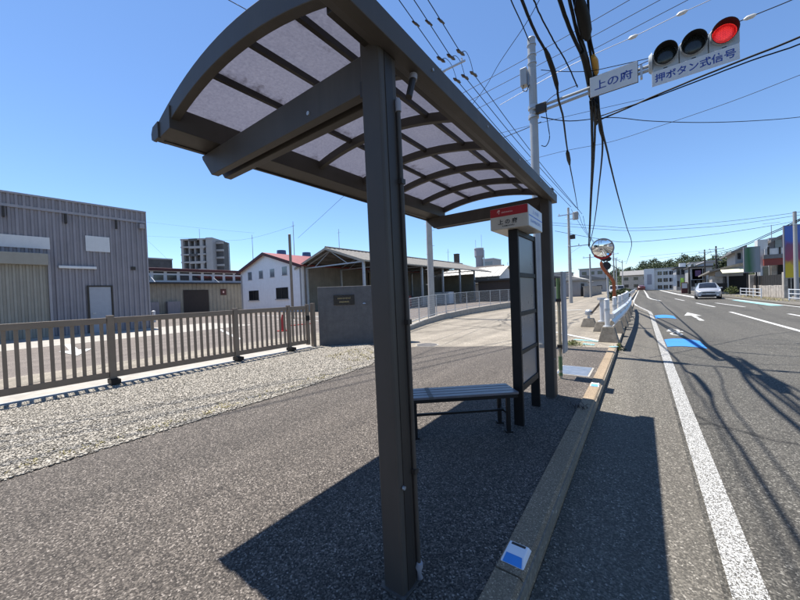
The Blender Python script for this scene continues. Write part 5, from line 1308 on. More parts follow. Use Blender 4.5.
for k in range(1, 5):
    for s in (-1, 1):
        x = crx + s * k * 1.0; z = crz - k * 1.0 * (crz - ce) / 4.7 - .14
        put('purlin', MB().bar((x, CY0 - .5, z), (x, CY1, z), .07, .1), 'under_roof', os_)
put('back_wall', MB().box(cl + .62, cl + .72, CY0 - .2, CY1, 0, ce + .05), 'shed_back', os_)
put('partition_wall', MB().box(cl + .73, cr - 3.5, 33.1, 33.2, 0, ce - .35), 'shed_wall', os_)
put('rear_wall', MB().box(cl + .73, cr - 2.5, CY1 - .3, CY1 - .2, 0, ce - .35), 'shed_wall', os_)
sk = put('skylight', slab((crx + 1.2, crz - 1.2 * .334 - .07), (crx + 2.6, crz - 2.6 * .334 - .07), 25.2, 26.6, .02), 'ceramic', os_)
w_ = put('window', MB().box(cl + 1.2, cl + 2.3, 33.06, 33.095, 1.2, 2.7), 'dark_glass', os_)
put('window_frame', MB().box(cl + 1.15, cl + 2.35, 33.05, 33.09, 2.7, 2.78), 'white_paint', w_)
r = on_y(311, 300, CY0 + .5)
# clutter in the shed: pallets, pipes
def crate(x, y, sx, sy, sz, m, lab, z=0, name='crate', cat='crate'):
    t = thing(name, (x, y, z), lab, cat)
    put('body', MB().box(x - sx / 2, x + sx / 2, y - sy / 2, y + sy / 2, z, z + sz), m, t, bevel=.02)
    for k in (-1, 1): put('batten', MB().box(x - sx / 2 - .02, x + sx / 2 + .02, y + k * sy * .3 - .05, y + k * sy * .3 + .05, z + sz, z + sz + .06), 'bronze_dark', t)
crate(-22.6, 31.5, 1.2, 1.2, 1.3, 'brick_red', 'rust red crate under the open shed roof')
crate(-21.9, 40, 2.2, 1.4, 1.6, 'white_paint', 'white machine cabinet under the open shed roof', name='machine_cabinet', cat='cabinet')
crate(-23.5, 36, 1.6, 1.4, 1.1, 'grey_render', 'grey crate stacked deep in the open shed')
crate(-22.2, 47, 1.2, 1.2, .8, 'dark_roof', 'dark low crate at the far end of the open shed')

# ================================================================== PALE GABLED STORE
DX = -20.0
ds = thing('store_building', (DX - 8, 61, 0), 'pale store with cream metal roof and gable facing the road', 'store')
dya, dpk, dyb = 56.6, 60.9, 65.7
put('wall', MB().prism([(DX, dya, 0), (DX, dyb, 0), (DX, dyb, 4.35), (DX, dpk, 5.95), (DX, dya, 4.2)], (-24, 0, 0)), 'render_white', ds)
def slab_y(a, b, x0, x1, t): return MB().hexa([(x0, a[0], a[1]), (x1, a[0], a[1]), (x1, b[0], b[1]), (x0, b[0], b[1])], [(x0, a[0], a[1] + t), (x1, a[0], a[1] + t), (x1, b[0], b[1] + t), (x0, b[0], b[1] + t)])
put('roof', slab_y((dya - .6, 3.98), (dpk, 5.98), DX - 24, DX + .4, .12), 'pale_roof', ds); put('roof', slab_y((dpk + .002, 5.98), (dyb + .6, 4.15), DX - 24, DX + .4, .12), 'pale_roof', ds)
for k in range(24): put('roof_seam', MB().bar((DX - 1 * k, dya - .6, 4.12), (DX - 1 * k, dpk, 6.12), .05, .05), 'pale_roof', ds)
put('eave_band', MB().box(DX - 24, DX + .1, dya - .08, dya - .005, 3.1, 3.9), 'grey_render', ds)
put('eave_shade_slab', slab_y((dya - 1.0, 2.85), (dya - .1, 3.1), DX - 22, DX - .5, .1), 'dark_roof', ds)  # dark slab standing in for the shadow band under the eave
for k in range(6):
    x = DX - 2 - 3.6 * k; put('window', MB().box(x - .9, x + .9, dya - .04, dya - .005, 1.2, 2.3), 'dark_glass', ds)
    put('lamp_bracket', MB().bar((x, dya - .1, 3.3), (x + .25, dya - .5, 3.7), .12, .12), 'white_paint', ds)
put('finial', MB().cyl((DX + .2, dpk, 6.0), (DX + .2, dpk, 6.7), .05, n=6), 'galv', ds)

# ================================================================== WATER TOWER, CHIMNEY, APARTMENTS, MASTS
c = on_d(479.5, 267, 90); r = 1.25; tz = on_d(479.5, 249, 90).z
wt = thing('water_tower', (c.x, c.y, 0), 'grey cylindrical water tower with roof antennas beyond the store', 'water tower')
put('shaft', MB().tube([(c.x, c.y, 0), (c.x, c.y, tz - 2.6), (c.x, c.y, tz - 2.0)], [.95, .95, 1.22], 20), 'tower', wt, smooth=True)
put('tank', MB().cyl((c.x, c.y, tz - 2.0), (c.x, c.y, tz), 1.26, n=20), 'tower', wt, smooth=True)
put('cap', MB().cyl((c.x, c.y, tz), (c.x, c.y, tz + .18), 1.34, n=20), 'render_white', wt)
for dx, hh in ((-.9, 2.6), (.8, 3.8)): put('antenna', MB().cyl((c.x + dx, c.y, tz), (c.x + dx, c.y, tz + hh), .05, n=6), 'galv', wt)
put('side_ladder', MB().box(c.x + 1.25, c.x + 1.45, c.y - .2, c.y + .2, 2, tz - .4), 'galv', wt)
c = on_d(457, 266, 70); tz = on_d(457, 254.5, 70).z
t = thing('chimney', (c.x, c.y, 0), 'dark square chimney rising behind the open shed roof', 'chimney'); put('stack', MB().box(c.x - .45, c.x + .45, c.y - .45, c.y + .45, 0, tz), 'brown_door', t); put('cap', MB().box(c.x - .5, c.x + .5, c.y - .5, c.y + .5, tz, tz + .12), 'dark_roof', t)
def gabled_house(name, cx, cy, wx, wy, h, rh, wallm, roofm, label, ridge='x', group=None, wins=3, cat='house'):
    t = thing(name, (cx, cy, 0), label, cat, group)
    put('wall', MB().box(cx - wx / 2, cx + wx / 2, cy - wy / 2, cy + wy / 2, -.1, h), wallm, t)
    o = .5
    if ridge == 'x':
        put('roof', MB().prism([(cx - wx / 2 - o, cy - wy / 2 - o, h - .1), (cx - wx / 2 - o, cy, h + rh), (cx - wx / 2 - o, cy + wy / 2 + o, h - .1), (cx - wx / 2 - o, cy + wy / 2 + o, h - .25), (cx - wx / 2 - o, cy - wy / 2 - o, h - .25)], (wx + 2 * o, 0, 0)), roofm, t)
    else:
        put('roof', MB().prism([(cx - wx / 2 - o, cy - wy / 2 - o, h - .1), (cx, cy - wy / 2 - o, h + rh), (cx + wx / 2 + o, cy - wy / 2 - o, h - .1), (cx + wx / 2 + o, cy - wy / 2 - o, h - .25), (cx - wx / 2 - o, cy - wy / 2 - o, h - .25)], (0, wy + 2 * o, 0)), roofm, t)
    fl = max(1, int(h / 2.7))
    for f in range(fl):
        z = .9 + 2.7 * f
        for k in range(wins):
            x = cx - wx / 2 + wx * (k + .5) / wins
            w_ = put('window', MB().box(x - .7, x + .7, cy - wy / 2 - .04, cy - wy / 2 - .005, z, z + 1.1), 'dark_glass', t)
            put('sill', MB().box(x - .8, x + .8, cy - wy / 2 - .1, cy - wy / 2 - .003, z - .1, z - .005), 'grey_render', w_)
        for k in range(wins):
            yy = cy - wy / 2 + wy * (k + .5) / wins; s = -1 if cx > 0 else 1; xe = cx + s * wx / 2
            put('window', MB().box(min(xe + s * .005, xe + s * .04), max(xe + s * .005, xe + s * .04), yy - .7, yy + .7, z, z + 1.1), 'dark_glass', t)
    return t
gabled_house('tiled_house', -32, 80, 9, 7, 6.0, 1.9, 'shed_wall', 'brown_door', 'brown roofed house half hidden behind the open shed')
c = on_d(489.5, 267, 120); gz_ = on_d(489.5, 260, 120).z
t = thing('office_block', (c.x, c.y, 0), 'small pale flat roofed block beside the water tower', 'office block'); put('wall', MB().box(c.x - 3, c.x + 3, c.y - 4, c.y + 4, 0, gz_), 'apt', t)
for k in range(3): put('window', MB().box(c.x - 2.6, c.x + 2.6, c.y - 4.05, c.y - 4.005, gz_ - 1.2 - 2.6 * k - .9, gz_ - 1.0 - 2.6 * k), 'grey_glass', t)
put('parapet', MB().box(c.x - 3.1, c.x + 3.1, c.y - 4.1, c.y + 4.1, gz_, gz_ + .2), 'render_white', t)
# apartment tower, faceted plan
ap = thing('apartment_tower', on_d(205, 300, 130) * 1.0, 'tall grey apartment tower with dark balconies beyond the low shed', 'apartment tower')
ap.location.z = 0
zr = on_d(206, 238, 130).z; fh = 3.0
rdir = (on_d(214, 300, 130) - on_d(184, 300, 130)); rdir.z = 0; W_ = rdir.length; rdir.normalize(); bdir = Vector((-rdir.y, rdir.x, 0))
base = on_d(184, 300, 130); base.z = 0
def ap_pt(s, b, z): return base + rdir * s + bdir * b + Vector((0, 0, z))
def ap_box(s0, s1, b0, b1, z0, z1): return MB().hexa([ap_pt(s0, b0, z0), ap_pt(s1, b0, z0), ap_pt(s1, b1, z0), ap_pt(s0, b1, z0)], [ap_pt(s0, b0, z1), ap_pt(s1, b0, z1), ap_pt(s1, b1, z1), ap_pt(s0, b1, z1)])
WB = W_ * .80
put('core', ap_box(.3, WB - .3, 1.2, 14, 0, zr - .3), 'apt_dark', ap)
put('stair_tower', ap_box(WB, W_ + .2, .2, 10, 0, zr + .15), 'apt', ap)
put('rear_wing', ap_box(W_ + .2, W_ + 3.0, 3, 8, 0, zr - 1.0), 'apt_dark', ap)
for k in range(9): put('wing_slab', ap_box(W_ + .25, W_ + 3.2, 2.6, 3.2, zr - 1.3 - fh * k - .8, zr - 1.3 - fh * k), 'apt', ap)
for k in range(9):
    z = zr - .5 - fh * k
    put('floor_slab', ap_box(-.2, WB, -.3, 1.3, z - .2, z + .35), 'apt', ap)
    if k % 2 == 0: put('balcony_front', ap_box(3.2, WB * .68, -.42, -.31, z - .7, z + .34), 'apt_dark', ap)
    else: put('balcony_front', ap_box(3.2, WB * .98, -.42, -.31, z - .6, z + .34), 'apt', ap)
    for s in ((.0, .9), (3.0, 3.3), (WB * .55, WB * .58), (WB * .78, WB * .90)): put('pier', ap_box(s[0], s[1], -.25, 1.25, z - fh + .36, z - .21), 'apt', ap)
put('roof_antenna', MB().cyl(ap_pt(5, 4, zr), ap_pt(5, 4, zr + 4.5), .08, n=6), 'galv', ap)
t = thing('rooftop_house', ap_pt(-36, 40, 0), 'distant dark building just over the shed roof by the warehouse', 'building')
p = on_d(152, 262, 150); put('wall', MB().box(p.x - 6, p.x + 6, p.y - 6, p.y + 6, 0, on_d(152, 260.5, 150).z), 'apt_dark', t); put('parapet', MB().box(p.x - 6.2, p.x + 6.2, p.y - 6.2, p.y + 6.2, on_d(152, 260.5, 150).z, on_d(152, 260.3, 150).z + .5), 'apt', t)
def mast(px_, py0, py1, D, label):
    b = on_d(px_ - .5, py1, D); tpt = on_d(px_ - .5, py0, D); t = thing('antenna_mast', (b.x, b.y, 0), label, 'mast')
    put('tube', MB().tube([(b.x, b.y, 0), (b.x, b.y, tpt.z)], [.12, .05], 6), 'galv', t)
    put('crossbar', MB().bar((b.x - .5, b.y, tpt.z - .8), (b.x + .5, b.y, tpt.z - .8), .04, .04), 'galv', t)
mast(254, 235, 268, 75, 'thin lattice mast left of the white workshop gable')
mast(230, 243, 268, 90, 'short thin mast beside the apartment tower')
mast(295, 221.5, 258, 60, 'tall thin mast rising behind the workshop ridge')
mast(340, 229, 252, 70, 'thin mast showing over the open shed ridge')
mast(449, 249, 266, 80, 'thin mast behind the far end of the open shed')
mast(433, 246, 262, 75, 'faint mast beside the concrete utility pole')

# ================================================================== FAR LEFT GARAGES AND HOUSES
def box_building(name, x0, x1, y0, y1, h, wallm, roofm, label, over=.4, cat='building', parts=None):
    t = thing(name, ((x0 + x1) / 2, (y0 + y1) / 2, 0), label, cat)
    put('wall', MB().box(x0, x1, y0, y1, -.1, h), wallm, t); put('roof', MB().box(x0 - over, x1 + over, y0 - over, y1 + over, h, h + .25), roofm, t)
    return t
t = box_building('garage', -19, -9.6, 45, 55, 2.9, 'brown_door', 'dark_roof', 'black flat roofed garage beyond the forecourt')
put('door', MB().box(-9.59, -9.55, 46, 50, 0, 2.4), 'dark_void', t); put('door', MB().box(-9.59, -9.55, 50.5, 54, 0, 2.4), 'dark_void', t)
t = box_building('garage', -16, -8.2, 62, 72, 2.7, 'grey_render', 'pale_roof', 'grey garage with pale rounded roof down the left roadside')
put('door', MB().box(-8.19, -8.15, 63, 66.5, 0, 2.2), 'dark_void', t); put('dome_roof', MB().prism([(-16.4, 62, 2.95), (-14, 62, 3.7), (-12.1, 62, 3.95), (-10.2, 62, 3.7), (-7.8, 62, 2.95)], (0, 10, 0)), 'pale_roof', t)
bw = thing('block_wall', (-8.4, 38, 0), 'grey corrugated boundary wall running beside the garages', 'wall')
put('wall', ribbed(36, 46, 0, 1.5, -8.2, .3, .04), 'grey_render', bw); put('coping', MB().box(-8.35, -8.1, 36, 46, 1.5, 1.58), 'concrete', bw)
for k in range(4): put('pillar', MB().box(-8.4, -8.1, 36 + 3.3 * k, 36.25 + 3.3 * k, 0, 1.7), 'concrete', bw)
bw = thing('block_wall', (-7.2, 60, 0), 'dark timber boundary wall further down the left roadside', 'wall')
put('wall', ribbed(56, 84, 0, 1.6, -7.0, .4, .05), 'stone_wall', bw); put('coping', MB().box(-7.15, -6.9, 56, 84, 1.6, 1.7), 'concrete', bw)
gabled_house('far_house', -15, 96, 9, 10, 3.0, 1.3, 'apt', 'tile_roof', 'grey tiled far house beyond the pale roofed garage', 'y')
gabled_house('far_house', -13.5, 122, 10, 12, 3.9, 1.4, 'grey_render', 'tile_roof', 'taller grey far house at the end of the left roadside', 'y')
t = box_building('far_block', -22, -12.5, 165, 180, 9.6, 'apt', 'grey_render', 'grey flat roofed block far down the left side', cat='building')
for f in range(3):
    for k in range(5): put('window', MB().box(-12.49, -12.45, 166 + 2.7 * k, 168 + 2.7 * k, 1 + 3 * f, 2.4 + 3 * f), 'dark_glass', t)
    for k in range(3): put('window', MB().box(-21 + 3 * k, -19.2 + 3 * k, 164.95, 164.99, 1 + 3 * f, 2.4 + 3 * f), 'dark_glass', t)
t = box_building('far_block', -44, -26, 160, 176, 8.6, 'apt', 'grey_render', 'wide pale block on the skyline left of the roadside', cat='building')
for f in range(3): put('window_band', MB().box(-43, -27, 159.94, 159.99, 1.2 + 2.7 * f, 2.4 + 2.7 * f), 'dark_glass', t)
# small parked vehicles far left of road
def simple_van(x, y, label, m):
    t = thing('parked_van', (x, y, GZ), label, 'van')
    put('body', MB().hexa([(x - .8, y, GZ + .3), (x + .8, y, GZ + .3), (x + .8, y + 3.6, GZ + .3), (x - .8, y + 3.6, GZ + .3)], [(x - .72, y + .5, GZ + 1.85), (x + .72, y + .5, GZ + 1.85), (x + .72, y + 3.5, GZ + 1.85), (x - .72, y + 3.5, GZ + 1.85)]), m, t, bevel=.08)
    put('windscreen', MB().add([(x - .68, y + .20, GZ + 1.05), (x + .68, y + .20, GZ + 1.05), (x + .62, y + .43, GZ + 1.70), (x - .62, y + .43, GZ + 1.70)], [(0, 1, 2, 3)]), 'dark_glass', t)
    for s in (-1, 1):
        for yy in (.7, 2.9): put('wheel', MB().cyl((x + s * .72, y + yy, GZ + .3), (x + s * .84, y + yy, GZ + .3), .3, n=14), 'rubber', t)
simple_van(-5.3, 92, 'white van parked by the far left houses', 'white_paint')
simple_van(-4.6, 110, 'pale van parked farther beyond the left houses', 'car_silver')

# ================================================================== HILL WITH WOOD
ctr = on_d(672, 270, 230)
hv = []; hf = []; nx, ny = 60, 14
def hill_h(x, y):
    t = (x - ctr.x); a = math.exp(-((t + 10) / 42) ** 2) * 12.5 + math.exp(-((t - 62) / 55) ** 2) * 15 + 1.3 * math.sin(x * .31) + .9 * math.sin(x * .83 + 1) + 1.2 * math.sin(y * .2)
    return a * max(0, 1 - ((y - ctr.y) / 60) ** 2)
for j in range(ny):
    for i in range(nx):
        x = ctr.x - 75 + 260 * i / (nx - 1); y = ctr.y - 58 + 116 * j / (ny - 1); hv.append((x, y, hill_h(x, y) - .6))
for j in range(ny - 1):
    for i in range(nx - 1): hf.append((j * nx + i, j * nx + i + 1, (j + 1) * nx + i + 1, (j + 1) * nx + i))
struct(put('wooded_hill', MB().add(hv, hf), 'hill', smooth=True))
n = 60000
X = RNG.uniform(ctr.x - 70, ctr.x + 180, n); Y = RNG.uniform(ctr.y - 55, ctr.y + 8, n)
Z = np.array([hill_h(a, b) for a, b in zip(X, Y)]); cl_ = np.sin(X * .9) * np.cos(Y * .7) + np.sin(X * .37 + Y * .5)
ok = Z > 1.5; X, Y, Z, cl_ = X[ok], Y[ok], Z[ok], cl_[ok]; n = len(X)
P = np.stack([X, Y, Z + RNG.uniform(-.5, 2.2, n) + cl_ * .9], 1)
u1 = RNG.normal(size=(n, 3)); u1 /= np.linalg.norm(u1, axis=1)[:, None]; u2 = np.cross(u1, RNG.normal(size=(n, 3))); u2 /= np.linalg.norm(u2, axis=1)[:, None]
sz = RNG.uniform(.22, .55, n)[:, None]
V = np.stack([P - u1 * sz, P + u2 * sz * .7, P + u1 * sz, P - u2 * sz * .7], 1).reshape(-1, 3)
tag(stuff(np_mesh('woodland', V, np.arange(4 * n).reshape(n, 4), 'leaf_dark')), 'dark evergreen wood covering the far hill', 'wood')

# ================================================================== RIGHT SIDE BUILDINGS
RZ = -.05
def pxbox(t, name, x0, y0, x1, y1, Y, m, th=.06, proud=0.0, parent=None):
    a = on_y(x0, y0, Y); b = on_y(x1, y1, Y)
    return put(name, MB().box(min(a.x, b.x), max(a.x, b.x), Y - proud, Y + th - proud, min(a.z, b.z), max(a.z, b.z)), m, parent or t)
# white three storey block far ahead
Yw = 122
a = on_y(645.5, 270, Yw); b = on_y(682, 269, Yw)
t = thing('school_block', ((a.x + b.x) / 2, Yw + 8, 0), 'white three storey block in front of the wooded hill', 'building')
put('wall', MB().box(a.x, b.x, Yw, Yw + 14, -.1, a.z), 'render_white', t); put('roof_edge', MB().box(a.x - .2, b.x + .2, Yw - .2, Yw + 14.2, a.z, a.z + .3), 'grey_render', t)
put('end_bay', MB().box(a.x - .4, a.x + 2.0, Yw - 1.2, Yw - .01, 0, a.z + .2), 'white_paint', t)
put('bay_window', MB().box(a.x + .3, a.x + 1.4, Yw - 1.25, Yw - 1.205, a.z - 4.4, a.z - 1.4), 'tower', t)
sx = (b.x - a.x - 3.0) / 4
for f in range(3):
    for k in range(4):
        x0 = a.x + 2.8 + sx * k; z0 = a.z - 1.75 - 2.0 * f
        w_ = put('window', MB().box(x0, x0 + sx * .74, Yw - .05, Yw - .005, z0, z0 + 1.05), 'dark_glass', t)
        put('mullion', MB().box(x0 + sx * .36, x0 + sx * .39, Yw - .08, Yw - .051, z0, z0 + 1.05), 'white_paint', w_)
# small roof lump on it and pink house
put('tank', MB().box(a.x + 8, a.x + 9.4, Yw + 4, Yw + 6, a.z + .3, a.z + 1.5), 'white_paint', t)
c = on_y(636, 286, 150); gabled_house('far_house', c.x, 156, 9, 8, 5.6, 1.7, 'stone_wall', 'tile_roof', 'small pinkish house at the far end of the road', 'x')
# grey two storey shops
def shop(px0, px1, pyt, Y, depth, m, label, rows, roofm='dark_roof', name='shop_building'):
    a = on_y(px0, pyt, Y); b = on_y(px1, pyt, Y); t = thing(name, ((a.x + b.x) / 2, Y + depth / 2, 0), label, 'shop')
    put('wall', MB().box(a.x, b.x, Y, Y + depth, -.1, a.z), m, t); put('roof', MB().box(a.x - .3, b.x + .3, Y - .4, Y + depth, a.z, a.z + .25), roofm, t)
    nW = rows[1]; sx = (b.x - a.x) / nW
    for f in range(rows[0]):
        for k in range(nW):
            x0 = a.x + sx * (k + .15); z0 = .8 + 2.9 * f
            if z0 + 1.5 < a.z:
                w_ = put('window', MB().box(x0, x0 + sx * .7, Y - .05, Y - .005, z0, z0 + 1.4), 'dark_glass', t); put('sill', MB().box(x0 - .05, x0 + sx * .7 + .05, Y - .12, Y - .004, z0 - .12, z0 - .005), 'grey_render', w_)
    return t
t = shop(676, 694, 268.5, 104, 10, 'grey_render', 'grey two storey shop beside the white block', (2, 4))
t = shop(690, 712, 268, 92, 10, 'grey_render', 'long grey shop with purple sign panel by the dark poles', (1, 4))
pxbox(t, 'sign_panel', 692, 269, 702.5, 279, 92, 'apt', .2); pxbox(t, 'sign_face', 695, 270.5, 701, 276, 92, 'purple', .25, .05); pxbox(t, 'side_sign', 703, 268.5, 706, 279, 92, 'olive', .3)
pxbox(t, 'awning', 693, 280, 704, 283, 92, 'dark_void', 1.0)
t = shop(706, 722, 262, 98, 14, 'apt', 'pale flat roofed building behind the dark poles', (2, 3), 'apt')
# white flat top piece on the skyline
t = shop(690.5, 706, 263, 150, 10, 'render_white', 'white skyline building left of the dark poles', (3, 4), 'apt')
# banners and machine at the roadside
def banner(px_, py0, py1, Y, m, label, w=.55):
    b = on_y(px_, py1, Y); tz = on_y(px_, py0, Y).z; zb = on_y(px_, (py0 * .25 + py1 * .75), Y).z
    t = thing('banner_flag', (b.x, Y, RZ), label, 'banner'); put('pole', MB().cyl((b.x - .05, Y, RZ), (b.x - .05, Y, tz + .1), .02, n=6), 'galv', t); put('crossbar', MB().bar((b.x - .07, Y, tz + .06), (b.x + w, Y, tz + .06), .025, .025), 'galv', t)
    mb = MB(); n = 6
    for k in range(n + 1):
        x = b.x + w * k / n; y = Y + .05 * math.sin(k * 1.3); mb.v += [(x, y, zb), (x, y, tz)]
    mb.f += [(2 * k, 2 * k + 2, 2 * k + 3, 2 * k + 1) for k in range(n)]
    put('cloth', mb, m, t)
banner(680.5, 278, 289, 70, 'yellow_green', 'lime green banner flag at the right roadside', .5)
banner(673, 275, 290, 80, 'plate_white', 'white banner flag before the grey shops', .6)
p = on_y(684.5, 290, 68); t = thing('vending_machine', (p.x, 68, RZ), 'dark red vending machine at the right roadside', 'vending machine')
put('body', MB().box(p.x - .35, p.x + .4, 68, 68.7, RZ, RZ + 1.75), 'maroon', t, bevel=.03); put('front', MB().box(p.x - .28, p.x + .33, 67.97, 67.995, RZ + .8, RZ + 1.6), 'plate_white', t)
p = on_y(686.7, 290, 68); t = thing('vending_machine', (p.x, 68, RZ), 'cream vending machine beside the dark red one', 'vending machine')
put('body', MB().box(p.x - .25, p.x + .35, 68.1, 68.7, RZ, RZ + 1.6), 'awning', t, bevel=.03); put('front', MB().box(p.x - .2, p.x + .3, 68.07, 68.095, RZ + .6, RZ + 1.4), 'grey_glass', t)
p = on_y(689.5, 291, 66); u_pole(p.x, 66, on_y(689.5, 268, 66).z, .16, 'short dark steel post beside the vending machines', 'bronze_dark', (), False)
# house with cream awning
Yh = 58
ht = thing('awning_house', (on_y(728, 285, Yh).x, Yh + 4, 0), 'dark tiled house with cream awning above an open carport', 'house')
a = on_y(711, 281, Yh); b = on_y(748, 281, Yh)
put('wall', MB().box(a.x + 1.0, b.x, Yh + 2.5, Yh + 10, -.1, 3.2), 'stone_wall', ht)
rl, rr_, rt_ = on_y(709, 271, Yh), on_y(743, 261, Yh), on_y(743, 258.5, Yh)
put('roof', MB().hexa([(rl.x, Yh - .3, rl.z - .15), (rr_.x + 1, Yh - .3, rr_.z - .15), (rr_.x + 1, Yh + 10, rr_.z - .6), (rl.x, Yh + 10, rl.z - .6)], [(rl.x, Yh - .3, rl.z + .05), (rr_.x + 1, Yh - .3, rr_.z + .1), (rr_.x + 1, Yh + 10, rr_.z - .4), (rl.x, Yh + 10, rl.z - .4)]), 'shingle', ht)
put('gable', MB().prism([(rl.x + .6, Yh + .1, 2.2), (rr_.x, Yh + .1, 2.2), (rr_.x, Yh + .1, rr_.z - .2), (rl.x + .6, Yh + .1, rl.z - .2)], (0, .2, 0)), 'grey_render', ht)
pxbox(ht, 'front_wall', 712, 276, 727, 294, Yh + .35, 'stone_wall', 2.0)
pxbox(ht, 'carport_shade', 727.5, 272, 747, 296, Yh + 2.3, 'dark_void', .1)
aw0, aw1 = on_y(721, 271, Yh - .6), on_y(745, 271.5, Yh - .6)
put('awning', MB().hexa([(aw0.x, Yh - 1.6, aw0.z - .35), (aw1.x, Yh - 1.6, aw0.z - .35), (aw1.x, Yh, aw0.z + .15), (aw0.x, Yh, aw0.z + .15)], [(aw0.x, Yh - 1.6, aw0.z - .27), (aw1.x, Yh - 1.6, aw0.z - .27), (aw1.x, Yh, aw0.z + .26), (aw0.x, Yh, aw0.z + .26)]), 'awning', ht)
pxbox(ht, 'window', 723, 276, 726.5, 283, Yh + .3, 'dark_glass', .03)
pxbox(ht, 'door_post', 727, 274, 729, 294, Yh - .25, 'apt', .1)
pxbox(ht, 'garden_fence', 712, 283.5, 727.5, 291.5, Yh - 1.6, 'dark_void', .12)
pxbox(ht, 'upper_storey', 735, 250, 746, 264, Yh + .8, 'grey_render', 5)
pxbox(ht, 'upper_window', 737.5, 253, 741, 259, Yh + .75, 'dark_glass', .04)
rh0, rh1 = on_y(731, 252.5, Yh - .5), on_y(747, 247.5, Yh - .5)
put('upper_roof', MB().hexa([(rh0.x, Yh - .5, rh0.z - .1), (rh1.x, Yh - .5, rh1.z), (rh1.x, Yh + 7, rh1.z - .3), (rh0.x, Yh + 7, rh0.z - .4)], [(rh0.x, Yh - .5, rh0.z + .12), (rh1.x, Yh - .5, rh1.z + .3), (rh1.x, Yh + 7, rh1.z), (rh0.x, Yh + 7, rh0.z - .2)]), 'tile_roof', ht)
bush('garden_shrub', 'small pale garden shrub at the carport edge', (on_y(731, 290, 56).x, 56), .6, .5, 1.0, 500, .07, 'weed', z0=RZ)
bush('garden_tree', 'dark garden tree behind the awning house roof', (on_y(731, 290, 72).x, 72), 1.7, 1.7, on_y(731, 256, 72).z - 1.5, 1400, .22, 'leaf_dark', 'tree', z0=1.5)
# white house with red balcony band
Ym = 47
mh = thing('modern_house', (on_y(770, 285, Ym).x, Ym + 4, 0), 'white modern house with dark red balcony band behind the stone wall', 'house')
pxbox(mh, 'main_wall', 757.5, 240, 769, 300, Ym, 'render_white', 1.1)
pxbox(mh, 'porch_wall', 769, 263, 800, 300, Ym + 1.2, 'grey_render', 4)
pxbox(mh, 'upper_wall', 769, 238, 800, 263, Ym + 1.25, 'siding', 4)
pxbox(mh, 'balcony_wall', 764.5, 249, 800, 256.5, Ym - .2, 'render_white', .12)
pxbox(mh, 'balcony_band', 764, 256.5, 800, 263.5, Ym - .4, 'brick_red', .5)
pxbox(mh, 'balcony_cap', 763.5, 255, 800, 256.6, Ym - .5, 'tile_roof', .25)
for x0, x1 in ((767.5, 769.5), (779, 781)): pxbox(mh, 'balcony_post', x0, 247, x1, 255, Ym - .3, 'bronze_dark', .08)
pxbox(mh, 'window', 775, 240, 782, 248, Ym + 1.2, 'grey_glass', .04)
pxbox(mh, 'white_pier', 760, 268, 762.5, 279, Ym - .3, 'white_paint', .25); pxbox(mh, 'doorway', 763, 267, 769, 285, Ym - .06, 'dark_glass', .05); pxbox(mh, 'wood_panel', 771, 265.5, 777, 279, Ym + 1.1, 'stone_wall', .08)
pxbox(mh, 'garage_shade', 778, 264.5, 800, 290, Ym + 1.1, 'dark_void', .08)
r0, r1 = on_y(770, 240, Ym), on_y(805, 224, Ym)
put('roof', MB().hexa([(r0.x, Ym - .3, r0.z - .25), (r1.x, Ym - .3, r1.z - .25), (r1.x, Ym + 6, r1.z - .5), (r0.x, Ym + 6, r0.z - .5)], [(r0.x, Ym - .3, r0.z), (r1.x, Ym - .3, r1.z), (r1.x, Ym + 6, r1.z - .25), (r0.x, Ym + 6, r0.z - .25)]), 'tile_roof', mh)
ant = on_y(771.5, 237, Ym + 2); put('roof_antenna', MB().cyl((ant.x, Ym + 2, ant.z - .8), (ant.x, Ym + 2, on_y(771.5, 225, Ym + 2).z), .03, n=6).bar((ant.x - .6, Ym + 2, ant.z + 1.4), (ant.x + .6, Ym + 2, ant.z + 1.4), .03, .03), 'galv', mh)
# stone wall with dark fence panels
fw_ = thing('garden_wall', (on_z(770, 298, RZ).x, 45, RZ), 'low stone garden wall topped by dark slatted fence panels', 'wall')
wA, wB = Vector((on_y(752.5, 296, 47.6).x, 47.6, RZ)), Vector((on_y(787.5, 298, 40.6).x, 40.6, RZ))
dv = (wB - wA).normalized(); ln = (wB - wA).length; nn = Vector((dv.y, -dv.x, 0))
nst = 14
for k in range(nst):
    a = wA + dv * (ln * k / nst + .02); b = wA + dv * (ln * (k + 1) / nst - .02); hgt = 1.05 + random.uniform(-.03, .03)
    put('stone_panel', MB().hexa([a, b, b - nn * .2, a - nn * .2], [a + Vector((0, 0, hgt)), b + Vector((0, 0, hgt)), b - nn * .2 + Vector((0, 0, hgt)), a - nn * .2 + Vector((0, 0, hgt))]), 'stone_wall', fw_, bevel=.02)
for k in range(26):
    a = wA + dv * (ln * (k + .1) / 26) - nn * .08; b = wA + dv * (ln * (k + .9) / 26) - nn * .08
    put('slat', MB().hexa([a + Vector((0, 0, 1.08)), b + Vector((0, 0, 1.08)), b - nn * .03 + Vector((0, 0, 1.08)), a - nn * .03 + Vector((0, 0, 1.08))], [a + Vector((0, 0, 2.0)), b + Vector((0, 0, 2.0)), b - nn * .03 + Vector((0, 0, 2.0)), a - nn * .03 + Vector((0, 0, 2.0))]), 'bronze_dark', fw_)
for s in (0, .99): 
    a = wA + dv * ln * s; put('pillar', MB().box(a.x - .22, a.x + .22, a.y - .22, a.y + .22, RZ, RZ + 2.15), 'stone_wall', fw_, bevel=.02)
